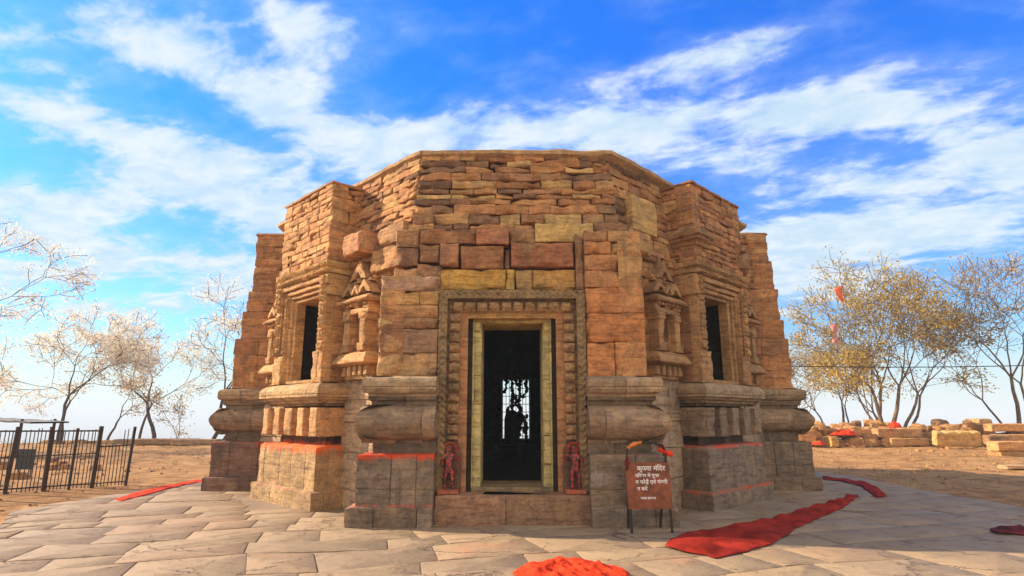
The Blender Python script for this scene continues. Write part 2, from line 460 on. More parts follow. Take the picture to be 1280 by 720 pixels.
def sweep(mb, F, path, prof, pal, rng, rough=.008, step=.09, joints=(.6, 1.1), smooth=True, cap=True, seglen=None):
    """path: polyline of (u,n); the piece lies to its left-hand outside. prof: list of (offset, z) from bottom to top"""
    P = [Vector(p) for p in path]
    def nrm(a, b):
        d = (b - a).normalized(); return Vector((d.y, -d.x)) * -1
    # outward = away from temple body: for a path running from right flank back -> front -> left flank back we keep sign via 'out'
    samples = []; L = 0
    for i in range(len(P) - 1):
        a, b = P[i], P[i + 1]; l = (b - a).length; nd = nrm(a, b)
        cuts = [0.0]; t = rng.uniform(joints[0] * .4, joints[1])
        js = []
        while t < l - .15: js.append(t); t += rng.uniform(*joints)
        ts = sorted(set([k * l / max(1, int(l / step)) for k in range(1, max(1, int(l / step)))] + [j + d for j in js for d in (-.012, 0, .012)]))
        ts = [t for t in ts if 0.005 < t < l - .005]
        c0 = jitcol(rng, pal); jset = list(js)
        if i == 0: samples.append((a, nd, False, c0))
        for t in ts:
            while jset and t > jset[0] + .006: jset.pop(0); c0 = jitcol(rng, pal)
            isj = any(abs(t - j) < .006 for j in js)
            samples.append((a + (b - a) * (t / l), nd, isj, c0))
        if i < len(P) - 2:
            nd2 = nrm(P[i + 1], P[i + 2]); m = (nd + nd2); m = m / max(.3, m.dot(nd))
            samples.append((b, m, False, c0))
        else: samples.append((b, nd, False, c0))
    sv = Vector((rng.uniform(0, 90), rng.uniform(0, 90), rng.uniform(0, 90)))
    rows = []
    for (o, z) in prof:
        r = []
        for (p, nd, isj, c) in samples:
            q = sv + Vector((p.x * 4, p.y * 4, z * 5))
            oo = o + fbm(q) * rough * 1.4 - (.018 if isj else 0)
            e = p + nd * oo
            r.append((F(e.x, e.y, z + noise.noise(q * .7) * rough * .7), c))
        rows.append(r)
    mb.grid(rows, None, smooth)
    if len(path) == 3:                      # close the end that butts against the doorway
        k = 0 if abs(path[0][0]) < abs(path[2][0]) else -1
        e = [r[k] for r in rows]; us = path[k][0]
        ring = [mb.vert(p, c) for p, c in e] + [mb.vert(F(us, 6.0, prof[-1][1]), e[0][1]), mb.vert(F(us, 6.0, prof[0][1]), e[0][1])]
        mb.face(tuple(ring))
    if cap:
        for row, fl in ((rows[-1], True), (rows[0], False)):
            ids = [mb.vert(p, c) for p, c in row]
            mb.face(tuple(ids) if not fl else tuple(ids[::-1]))


def refine(prof, step=.08):
    out = [prof[0]]
    for a, b in zip(prof, prof[1:]):
        l = math.hypot(b[0] - a[0], b[1] - a[1]); k = max(1, int(l / step))
        for i in range(1, k + 1): out.append((a[0] + (b[0] - a[0]) * i / k, a[1] + (b[1] - a[1]) * i / k))
    return out


def wear(prof, r=.018):
    """round the corners of a profile a little"""
    out = [prof[0]]
    for a, p, b in zip(prof, prof[1:], prof[2:]):
        va = Vector(a) - Vector(p); vb = Vector(b) - Vector(p)
        ra = min(r, va.length * .4); rb = min(r, vb.length * .4)
        q1 = Vector(p) + va.normalized() * ra; q2 = Vector(p) + vb.normalized() * rb; mid = (q1 + q2) / 2 * .5 + Vector(p) * .5
        out += [tuple(q1), tuple(mid), tuple(q2)]
    out.append(prof[-1]); return out


# ------------------------------------------------------------------ the temple
temple = tag(empty('stone_temple'), 'ruined octagonal brown sandstone temple with a dark open doorway and red daubed plinths', 'temple')
rng = random.Random(7)


def pier_path(uin, uout, n, back):
    """three sided path round a pier; side +1 when uout>uin"""
    # must run so that 'outward' is to the outside
    if uout > uin: return [(uin, n), (uout, n), (uout, back)]
    return [(uout, back), (uout, n), (uin, n)]


def bayring(hw, n, back): return [(-hw, back), (-hw, n), (hw, n), (hw, back)]


ROLL = [(-.30, 1.20)] + [(-.30 + .30 * 1.0 * math.sin(math.pi * t) ** .55 if 0 < t < 1 else -.30, 1.245 + .54 * t) for t in [i / 14 for i in range(15)]]


def pier(F, sgn, mat_pl, mats, wall_top, pal_low=GREY_ST, wall_blocks=None, steps=None, grooves=True):
    """projecting pier beside a doorway: stepped plinth, neck, roll moulding, cornice and the wall above"""
    P = empty('pier', parent=temple)
    ui, uo = 1.19 * sgn, 2.34 * sgn
    mb = MB()
    # plinth: foot slab and main block, as two courses with a joint
    sweep(mb, F, pier_path(ui, uo + .14 * sgn, 6.85, 5.4), wear(refine([(0, -.10), (0, .275), (-.10, .285)], .09)), pal_low, rng, .012)
    sweep(mb, F, pier_path(ui, uo + .02 * sgn, 6.77, 5.4), wear(refine([(0, .27), (0, .52), (-.012, .525), (-.012, .532), (0, .537), (0, 1.035), (-.26, 1.05)], .09)), pal_low, rng, .012, joints=(.35, .7))
    mb.build('plinth', mat_pl, P)
    mb = MB()
    sweep(mb, F, pier_path(ui, uo - .16 * sgn, 6.56, 5.4), wear([(0, 1.0), (0, 1.27), (-.05, 1.3)]), [(.16, .12, .095)], rng, .01)
    sweep(mb, F, pier_path(ui, uo - .12 * sgn, 6.60, 5.4), wear([(0, 1.72), (0, 1.84), (.05, 1.86), (.05, 1.92), (.0, 1.93)]), [(.17, .125, .095)], rng, .008)
    mb.build('neck', mats, P)
    mb = MB()
    sweep(mb, F, pier_path(ui + .0 * sgn, uo + .10 * sgn, 6.86, 5.4), ROLL, [(.30, .205, .145), (.33, .215, .15), (.28, .195, .14)], rng, .012, step=.07)
    mb.build('roll_moulding', mats, P)
    mb = MB()
    c = [(-.17, 1.86), (-.17, 1.90), (-.10, 1.915), (-.10, 1.955), (-.03, 1.975), (0, 2.03), (0, 2.055), (-.02, 2.06), (0, 2.07), (0, 2.15), (-.03, 2.20), (-.16, 2.235), (-.4, 2.24)]
    sweep(mb, F, pier_path(ui, uo + .02 * sgn, 6.76, 5.4), wear(refine(c, .06), .008), [(.33, .24, .165), (.36, .255, .17), (.31, .22, .155)], rng, .008)
    mb.build('cornice', mats, P)
    # wall above
    mb = MB()
    lo, hi = sorted((1.225 * sgn, 2.2 * sgn))
    if wall_blocks: wall_blocks(mb, lo, hi)
    else: masonry(mb, F, lo, hi, 2.22, wall_top, 6.45, RED_ST, rng, (.20, .42), (.4, .95), rough=.02, jut=.015, back=.5)
    # flank of the pier (facing away from the door)
    FS = SideFace(F, sgn)
    a, b = (-6.44, -5.2) if sgn > 0 else (5.2, 6.44)
    masonry(mb, FS, a, b, 2.22, wall_top, 2.185, RED_ST, rng, (.22, .42), (.4, .9), rough=.015, jut=.008, back=.4)
    # core
    box(mb, F, lo + .05, hi - .05, 5.0, 6.33, 2.1, wall_top - .03, (.2, .12, .08))
    mb.build('pier_wall', M_WALL, P)
    return P


# ---- front piers
def left_blocks(mb, lo, hi):
    rows = [(2.23, 2.62, [(lo, hi, (.42, .27, .15))]),
            (2.62, 3.02, [(lo, lo + .40, (.40, .235, .125)), (lo + .40, hi, (.26, .165, .115))]),
            (3.02, 3.20, [(lo, lo + .40, (.43, .30, .16)), (lo + .40, hi, (.31, .19, .12))]),
            (3.20, 3.42, [(lo, hi, (.41, .235, .125))]),
            (3.42, 3.66, [(lo, lo + .66, (.47, .30, .13)), (lo + .66, hi, (.40, .25, .12))]),
            (3.66, 3.92, [(lo, hi, (.36, .235, .17))])]
    for z0, z1, bl in rows:
        for (a, b, c) in bl: block(mb, FRONT, a + .004, b - .004, z0 + .004, z1 - .004, 6.45 + rng.uniform(-.012, .012), c, rng.random() * 900, .022, .02, .5)


def right_blocks(mb, lo, hi):
    rows = [(2.23, 2.80, [(lo, lo + .47, (.44, .205, .095)), (lo + .47, hi, (.43, .225, .11))]),
            (2.80, 3.28, [(lo, hi, (.43, .195, .085))]),
            (3.28, 3.72, [(lo, lo + .62, (.44, .20, .09)), (lo + .62, hi, (.42, .215, .105))]),
            (3.72, 4.02, [(lo, lo + .58, (.38, .20, .105))]),
            (4.02, 4.30, [(lo, lo + .58, (.37, .185, .09))]),
            (4.30, 4.52, [(lo, lo + .46, (.39, .20, .10)), (lo + .46, hi - .02, (.44, .285, .14))]),
            (4.52, 4.72, [(lo, lo + .40, (.33, .185, .105)), (lo + .40, hi - .08, (.40, .25, .13))])]
    for z0, z1, bl in rows:
        for (a, b, c) in bl: block(mb, FRONT, a + .004, b - .004, z0 + .004, z1 - .004, 6.45 + rng.uniform(-.012, .012), c, rng.random() * 900, .022, .02, .5)
    block(mb, FRONT, lo + .58, hi - .02, 3.75, 4.28, 6.30, (.40, .19, .085), 77, .02, .02, .4)


tag(pier(FRONT, -1, M_PLF, M_MOLD, 3.92, wall_blocks=left_blocks), 'pier left of the doorway with vermilion along its plinth edge')
tag(pier(FRONT, 1, M_PLR, M_MOLD, 4.70, wall_blocks=right_blocks), 'pier right of the doorway behind the signboard')
STEPW = {}


def far_blocks(F, sgn, steps):
    def fn(mb, lo, hi):
        masonry(mb, F, lo, hi, 2.22, 3.4, 6.55, RED_ST, rng, (.3, .45), (.5, .95), rough=.02, back=.5)
        for (z0, z1, n) in steps: masonry(mb, F, lo, hi, z0, z1, n, RED_ST, rng, (.2, .4), (.4, .9), rough=.02, back=.5)
        # flank as seen from the front, stepping in with height
        FS = SideFace(F, sgn)
        for (z0, z1, n) in [(2.22, 3.4, 6.55)] + steps:
            a, b = (-n + .012, -5.2) if sgn > 0 else (5.2, n - .012)
            hr = (.3, .5) if z0 < 4 else (.13, .20)
            wr = (.4, .9) if z0 < 4 else (.3, .7)
            masonry(mb, FS, a, b, z0, z1, 2.20, RED_ST, rng, hr, wr, rough=.009, jut=.012, back=.4)
            box(mb, F, lo + .05, hi - .05, 5.0, n - .12, z0 - .05, z1 - .03, (.2, .12, .08))
    return fn


def far_pier(F, sgn, mat, steps, pal=GREY_ST):
    return pier(F, sgn, mat, M_MOLD, 2.3, wall_blocks=far_blocks(F, sgn, steps), pal_low=pal)


WST = [(3.4, 4.06, 6.46), (4.06, 4.55, 6.37), (4.55, 5.96, 6.27)]
EST = [(3.4, 3.85, 6.48), (3.85, 4.6, 6.40), (4.6, 5.3, 6.34), (5.3, 5.98, 6.26)]
# west face: its right-hand pier (seen from outside) is the one towards the camera; east face: its left-hand one
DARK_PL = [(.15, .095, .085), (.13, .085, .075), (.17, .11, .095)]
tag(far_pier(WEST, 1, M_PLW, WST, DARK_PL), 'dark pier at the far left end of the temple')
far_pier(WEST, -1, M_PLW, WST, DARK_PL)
tag(far_pier(EAST, -1, M_PLE, EST), 'grey pier at the far right end of the temple')
far_pier(EAST, 1, M_PLE, EST)


# ---- front wall over the door and the upper walls
def lerp(a, b, t): return a + (b - a) * t
def nf_front(z): return lerp(6.22, 5.95, min(1, max(0, (z - 4.7) / 1.65)))
def k_diag(z): return lerp(5.68, 5.40, min(1, max(0, (z - 4.5) / 1.8)))


mb = MB()
# yellow lintel course, explicit
for (a, b, z0, z1, n, c) in [(-1.22, -.10, 3.70, 4.06, 6.33, (.46, .285, .085)), (-.10, .05, 3.70, 4.06, 6.32, (.45, .30, .10)), (.06, .34, 3.70, 4.06, 6.30, (.37, .25, .12)),
                             (.34, 1.08, 3.70, 4.06, 6.32, (.44, .26, .095)), (1.08, 1.22, 3.70, 4.70, 6.34, (.27, .16, .10)),
                             (-1.62, -1.20, 3.93, 4.16, 6.30, (.33, .19, .12)), (-2.02, -1.62, 3.93, 4.10, 6.28, (.40, .25, .14)),
                             (-1.24, -.92, 4.12, 4.52, 6.38, (.40, .205, .12)), (-.88, -.14, 4.07, 4.47, 6.36, (.30, .145, .08)), (-.02, 1.05, 4.10, 4.52, 6.37, (.31, .14, .085)),
                             (-2.00, -1.62, 4.14, 4.46, 6.27, (.26, .145, .095)), (-1.60, -1.26, 4.20, 4.52, 6.26, (.36, .195, .11)),
                             (-.13, -.03, 4.08, 4.46, 6.26, (.25, .14, .09)),
                             (-1.60, -.62, 4.54, 4.80, 6.26, (.33, .165, .09)), (-.62, -.06, 4.50, 4.76, 6.36, (.40, .185, .115)), (-.06, .42, 4.54, 4.80, 6.27, (.32, .19, .11)),
                             (.40, 1.42, 4.56, 4.90, 6.30, (.50, .36, .16)), (1.42, 2.05, 4.70, 4.92, 6.28, (.26, .15, .095)), (-2.02, -1.60, 4.48, 4.80, 6.25, (.38, .22, .12))]:
    block(mb, FRONT, a + .003, b - .003, z0 + .003, z1 - .003, n, c, rng.random() * 900, .020, .014, .7)
masonry(mb, FRONT, -1.9, 2.0, 4.80, 6.34, 0, UP_ST, rng, (.09, .23), (.24, .85), rough=.022, jut=.018, gap=.006, nfun=nf_front, back=.45, rnd=.014, skew=.03,
        u0f=lambda z: -(k_diag(z) * 1.4142 - nf_front(z)) - .0, u1f=lambda z: (k_diag(z) * 1.4142 - nf_front(z)) + .12,
        holes=[(.40, 1.42, 4.0, 4.905)])
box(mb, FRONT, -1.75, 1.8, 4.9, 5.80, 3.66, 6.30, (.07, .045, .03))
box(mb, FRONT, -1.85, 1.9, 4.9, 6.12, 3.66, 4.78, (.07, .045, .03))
mb.build('wall', M_UP, temple)['label'] = 'rough rubble wall above the doorway'


def diag_wall(F, sgn, special):
    """sgn=+1: the end with larger u is towards the front pier (SW); -1 for SE"""
    mb = MB()
    front_top = lambda z: 1.4142 * nf_front(z) - k_diag(z)
    def lo(z): return (1.02 if sgn > 0 else -front_top(z) + .02)
    def hi(z): return (front_top(z) - .02 if sgn > 0 else -1.02)
    masonry(mb, F, 0, 0, 4.45, 6.32, 0, UP_ST, rng, (.10, .26), (.25, .75), rough=.020, jut=.018, gap=.006, nfun=k_diag, back=.4, rnd=.014, skew=.022, u0f=lo, u1f=hi)
    f2 = lambda z: 1.4142 * 6.27 - k_diag(z) + .1
    # far half, beyond the bay
    a, b = (-3.3, -1.02) if sgn > 0 else (1.02, 3.3)
    masonry(mb, F, a, b, 2.30, 6.0, 0, RED_ST, rng, (.16, .32), (.3, .7), rough=.02, jut=.02, nfun=lambda z: min(5.6, k_diag(z)), back=.4, holes=[(-sgn * 1.72 - .2, -sgn * 1.72 + .2, 2.78, 3.38)], breaks=(2.78, 3.38))
    # near half beside the niche
    a, b = (1.02, 2.95) if sgn > 0 else (-2.95, -1.02)
    masonry(mb, F, a, b, 2.30, 4.47, 5.6, RED_ST, rng, (.18, .34), (.3, .7), rough=.018, jut=.015, back=.4, holes=[(sgn * 1.72 - .2, sgn * 1.72 + .2, 2.78, 3.38)], breaks=(2.78, 3.38))
    for (a, b, z0, z1, n, c) in special: block(mb, F, a, b, z0, z1, n, c, rng.random() * 900, .02, .02, .5)
    KC = (.15, .09, .06)
    box(mb, F, -3.2, 3.2, 4.75, 5.10, -.1, 2.28, KC); box(mb, F, -3.2, 3.2, 4.75, 5.10, 3.98, 6.28, KC)
    for a, b in ((-3.2, -1.93), (-1.47, -.52), (.52, 1.47), (1.93, 3.2)): box(mb, F, a, b, 4.75, 5.07, 2.28, 3.98, KC)
    mb.build('wall', M_UP, temple)
    # lower pale wall with a narrow string band
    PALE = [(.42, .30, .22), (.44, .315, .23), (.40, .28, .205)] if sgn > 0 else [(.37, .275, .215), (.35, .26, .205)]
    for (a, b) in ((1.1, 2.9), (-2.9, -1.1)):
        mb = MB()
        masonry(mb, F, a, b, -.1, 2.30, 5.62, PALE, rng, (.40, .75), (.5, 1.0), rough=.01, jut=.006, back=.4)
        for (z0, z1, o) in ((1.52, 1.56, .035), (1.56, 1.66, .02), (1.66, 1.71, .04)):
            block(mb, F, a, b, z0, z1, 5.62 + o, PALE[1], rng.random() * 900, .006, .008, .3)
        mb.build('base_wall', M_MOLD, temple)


diag_wall(SW, 1, [(1.35, 2.0, 4.58, 5.0, 5.98, (.42, .215, .125)), (1.12, 1.7, 5.02, 5.3, 5.60, (.36, .2, .11)), (2.0, 2.9, 4.2, 4.62, 5.72, (.40, .23, .12)),
                  (2.25, 3.0, 4.64, 5.0, 5.74, (.37, .22, .125))])
diag_wall(SE, -1, [(-2.55, -1.75, 4.95, 5.62, 5.70, (.46, .315, .15)), (-2.9, -2.1, 4.5, 4.9, 5.76, (.40, .25, .13))])


def carved(mb, F, u0, u1, z0, z1, n, relief, col, cell=.018, back=.12):
    nu = max(2, int((u1 - u0) / cell)); nz = max(2, int((z1 - z0) / cell))
    rows = []
    for i in range(nz + 1):
        z = z0 + (z1 - z0) * i / nz; r = []
        for j in range(nu + 1):
            u = u0 + (u1 - u0) * j / nu
            r.append(F(u, n + relief(u, z), z))
        rows.append(r)
    mb.grid(rows, col, True)
    e = [[F(u0, n - back, z0 + (z1 - z0) * i / nz), rows[i][0]] for i in range(nz + 1)]; mb.grid(e, col, False)
    e = [[rows[i][-1], F(u1, n - back, z0 + (z1 - z0) * i / nz)] for i in range(nz + 1)]; mb.grid(e, col, False)
    for z, k, fl in ((z0, 0, True), (z1, -1, False)):
        e = [rows[k], [F(u0 + (u1 - u0) * j / nu, n - back, z) for j in range(nu + 1)]]; mb.grid(e, col, False, flip=fl)


def rel_scroll(amp, per, vertical=True):
    def f(u, z):
        t = z if vertical else u; w = u if vertical else z
        q = noise.noise(Vector((u * 14, z * 14, 3)))
        ph = t / per * 2 * math.pi
        return amp * (.55 * math.sin(ph + 2.2 * math.sin(w * 40)) + .6 * q + .3 * noise.noise(Vector((u * 40, z * 40, 1))))
    return f


def rel_fig(amp, per, uc, hw):
    """stacked panels, each with a little figure boss"""
    def f(u, z):
        t = (z / per) % 1.0
        edge = -1.0 if t < .10 or t > .93 else 0
        kk_ = int(z / per) * 7.3 + uc * 3
        x = (u - uc) / hw + .35 * noise.noise(Vector((kk_, 1, 2))); t = t + .06 * noise.noise(Vector((kk_, 5, 9)))
        body = math.exp(-((x * 1.5) ** 2 + ((t - .45) * 3.2) ** 2)) * 1.5 + math.exp(-((x * 3.0) ** 2 + ((t - .78) * 8) ** 2)) * 1.1
        return amp * (body * (.75 + .5 * noise.noise(Vector((kk_, 3, 3)))) + edge + .7 * noise.noise(Vector((u * 30, z * 30, int(z / per) * 3.1))))
    return f


def rel_fig_h(amp, per, zc, hw):
    g_ = rel_fig(amp, per, zc, hw)
    return lambda u, z: g_(z, u)


plain = lambda a: (lambda u, z: a * fbm(Vector((u * 6, z * 6, 4))))
def tube(mb, pts, rad, col, seg=6):
    rows = []
    t0 = (pts[1] - pts[0]).normalized(); ref = Vector((1, 0, 0)) if abs(t0.x) < .8 else Vector((0, 1, 0))
    for i, p in enumerate(pts):
        t = (pts[min(i + 1, len(pts) - 1)] - pts[max(i - 1, 0)]).normalized()
        a = t.cross(ref).normalized(); b = t.cross(a)
        rows.append([p + (a * math.cos(2 * math.pi * k / seg) + b * math.sin(2 * math.pi * k / seg)) * rad[i] for k in range(seg)])
    mb.grid(rows, col, True, closed=True)


# ---- window bays on the diagonal faces
def window_bay(F, label, mat_pl, extra_cap):
    B = empty('window_bay', parent=temple); B['label'] = label
    mb = MB()
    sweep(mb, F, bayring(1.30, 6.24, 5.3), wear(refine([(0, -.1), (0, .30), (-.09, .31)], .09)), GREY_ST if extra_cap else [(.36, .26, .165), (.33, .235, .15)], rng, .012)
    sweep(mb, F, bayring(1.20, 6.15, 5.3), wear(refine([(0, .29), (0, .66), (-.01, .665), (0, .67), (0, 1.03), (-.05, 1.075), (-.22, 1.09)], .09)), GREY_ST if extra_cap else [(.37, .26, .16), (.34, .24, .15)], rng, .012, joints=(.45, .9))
    mb.build('plinth', mat_pl, B)
    mb = MB()
    sweep(mb, F, bayring(.95, 5.84, 5.3), [(0, 1.0), (0, 2.0)], [(.09, .065, .05)], rng, .006)
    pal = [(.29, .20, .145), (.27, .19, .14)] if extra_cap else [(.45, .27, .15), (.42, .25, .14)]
    for i in range(5):
        u = -1.03 + i * .515
        block(mb, F, u - .135, u + .135, 1.245, 1.765, 6.17, jitcol(rng, pal), rng.random() * 900, .010, .012, .35)
    for sd in (1, -1):                                   # flanks carry one wide block each
        FS = SideFace(F, sd)
        a, b = (-6.14, -5.35) if sd > 0 else (5.35, 6.14)
        block(mb, FS, a, b, 1.245, 1.765, 1.185, jitcol(rng, pal), rng.random() * 900, .010, .012, .2)
    mb.build('dentil_band', mat_pl, B)
    mb = MB()
    c = [(-.26, 1.80), (-.26, 1.84), (-.15, 1.85), (-.15, 1.90), (-.07, 1.91), (-.07, 1.945), (0, 1.96), (0, 2.0), (-.02, 2.005), (0, 2.015), (0, 2.10), (-.04, 2.16), (-.12, 2.22), (-.5, 2.24)]
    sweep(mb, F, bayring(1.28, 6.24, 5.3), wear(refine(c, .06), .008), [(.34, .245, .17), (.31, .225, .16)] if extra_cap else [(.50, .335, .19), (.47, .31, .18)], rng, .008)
    mb.build('cornice', M_MOLD, B)
    # body: sides and front, with the window opening
    mb = MB()
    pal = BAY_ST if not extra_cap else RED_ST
    masonry(mb, F, -1.07, 1.07, 4.58, 6.16, 6.10, pal, rng, (.10, .17), (.22, .5), rough=.014, jut=.012, gap=.008, back=.35)
    for sd in (1, -1):
        FS = SideFace(F, sd)
        a, b = (-6.09, -5.2) if sd > 0 else (5.2, 6.09)
        masonry(mb, FS, a, b, 4.58, 6.16, 1.06, pal, rng, (.14, .28), (.35, .8), rough=.02, jut=.012, back=.3)
        masonry(mb, FS, a, b, 2.22, 4.30, 1.06, pal, rng, (.35, .62), (.6, .95), rough=.008, jut=.006, back=.22)
    box(mb, F, -.95, .95, 5.0, 5.98, 4.32, 6.13, (.17, .10, .06))
    # roof of the bay
    sweep(mb, F, bayring(1.08, 6.12, 5.0), [(0, 6.155), (.01, 6.19), (-.03, 6.215)], pal, rng, .012)
    mb.build('bay_wall', M_BAY if not extra_cap else M_WALL, B)
    mb = MB()
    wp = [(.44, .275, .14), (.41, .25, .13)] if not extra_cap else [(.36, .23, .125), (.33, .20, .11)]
    # band above the lintel, wrapping the corners
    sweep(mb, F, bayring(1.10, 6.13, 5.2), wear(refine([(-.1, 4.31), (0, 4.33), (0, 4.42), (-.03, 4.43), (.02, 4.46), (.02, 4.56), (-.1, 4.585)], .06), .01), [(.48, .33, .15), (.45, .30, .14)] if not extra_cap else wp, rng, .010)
    # stepped lintel
    for (z0, z1, hw, n) in ((4.20, 4.31, .98, 6.09), (4.10, 4.20, .84, 6.04), (4.02, 4.10, .72, 5.99), (3.94, 4.02, .62, 5.93)):
        block(mb, F, -hw, hw, z0, z1 - .012, n, jitcol(rng, wp), rng.random() * 900, .008, .010, .6)
    box(mb, F, -1.0, 1.0, 5.2, 5.86, 3.97, 4.34, (.2, .13, .08))
    # jamb shafts either side of the opening
    for sd in (1, -1):
        for (a, b, n, z1) in ((.86, 1.07, 6.09, 4.20), (.72, .855, 6.03, 4.10), (.60, .715, 5.98, 4.02), (.50, .595, 5.93, 3.95)):
            lo, hi = sorted((a * sd, b * sd))
            zz = 2.20
            while zz < z1 - .02:
                z2 = min(z1, zz + rng.uniform(.4, .7)); 
                if z1 - z2 < .2: z2 = z1
                block(mb, F, lo, hi, zz + .003, z2 - .003, n, jitcol(rng, wp), rng.random() * 900, .008, .014, .20); zz = z2
        # bracket capital and carved foot
        lo, hi = sorted((.84 * sd, 1.12 * sd))
        block(mb, F, lo, hi, 4.10, 4.30, 6.13, jitcol(rng, wp), rng.random() * 900, .02, .03, .5)
        block(mb, F, lo, hi, 3.90, 4.10, 6.11, jitcol(rng, wp), rng.random() * 900, .02, .02, .5)
        lo, hi = sorted((.66 * sd, .92 * sd))
        block(mb, F, lo, hi, 2.22, 2.82, 6.10, jitcol(rng, wp), rng.random() * 900, .02, .02, .4)
    carved(mb, F, -1.06, 1.06, 4.345, 4.415, 6.155, rel_scroll(.030, .13, False), jitcol(rng, wp))
    carved(mb, F, -1.06, 1.06, 4.475, 4.545, 6.165, rel_scroll(.022, .09, False), jitcol(rng, wp))
    for sd in (1, -1):
        a, b = sorted((.88 * sd, 1.05 * sd))
        carved(mb, F, a, b, 2.86, 3.86, 6.115, rel_fig(.040, .25, .965 * sd, .09), jitcol(rng, wp))
        carved(mb, F, a + .02, b - .02, 3.92, 4.27, 6.15, rel_scroll(.035, .12), jitcol(rng, wp))
        a, b = sorted((.73 * sd, .845 * sd)); carved(mb, F, a, b, 2.86, 4.05, 6.05, rel_scroll(.022, .10), jitcol(rng, wp))
    block(mb, F, -.62, .62, 2.20, 2.30, 6.02, jitcol(rng, wp), 5, .008, .012, .3)
    mb.build('window_frame', M_BAY if not extra_cap else M_WALL, B)
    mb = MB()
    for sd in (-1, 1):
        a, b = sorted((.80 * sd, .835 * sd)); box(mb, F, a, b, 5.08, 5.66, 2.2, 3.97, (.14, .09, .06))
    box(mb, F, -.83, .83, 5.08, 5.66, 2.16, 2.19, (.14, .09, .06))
    mb.build('window_recess', M_INNER, B)  # dark lining, shade of the opening put into its colour
    if extra_cap:
        mb = MB()
        pth = [(-1.09, 5.3), (-1.09, 6.13), (-.55, 6.13)]
        sweep(mb, F, pth, wear(refine([(-.05, 4.86), (.02, 4.88), (.03, 4.95), (.10, 4.97), (.10, 5.02), (.16, 5.04), (.16, 5.16), (.05, 5.22), (-.1, 5.23)], .05), .01), [(.34, .205, .125), (.31, .19, .115)], rng, .014)
        mb.build('capital', M_WALL, B); mb = MB()      # broken bracket on the far corner
        for (u, z, s) in ((.98, 4.86, .16), (1.06, 5.02, .13), (1.0, 5.18, .09), (1.12, 4.74, .10)):
            block(mb, F, u - s, u + s, z - s * .8, z + s * .8, 6.22, (.27, .165, .1), z * 100, .04, .05, .4)
        mb.build('bracket', M_WALL, B)
    return B


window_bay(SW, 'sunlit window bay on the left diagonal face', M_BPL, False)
window_bay(SE, 'shaded window bay with a cornice fragment on the right diagonal face', M_BPR, True)


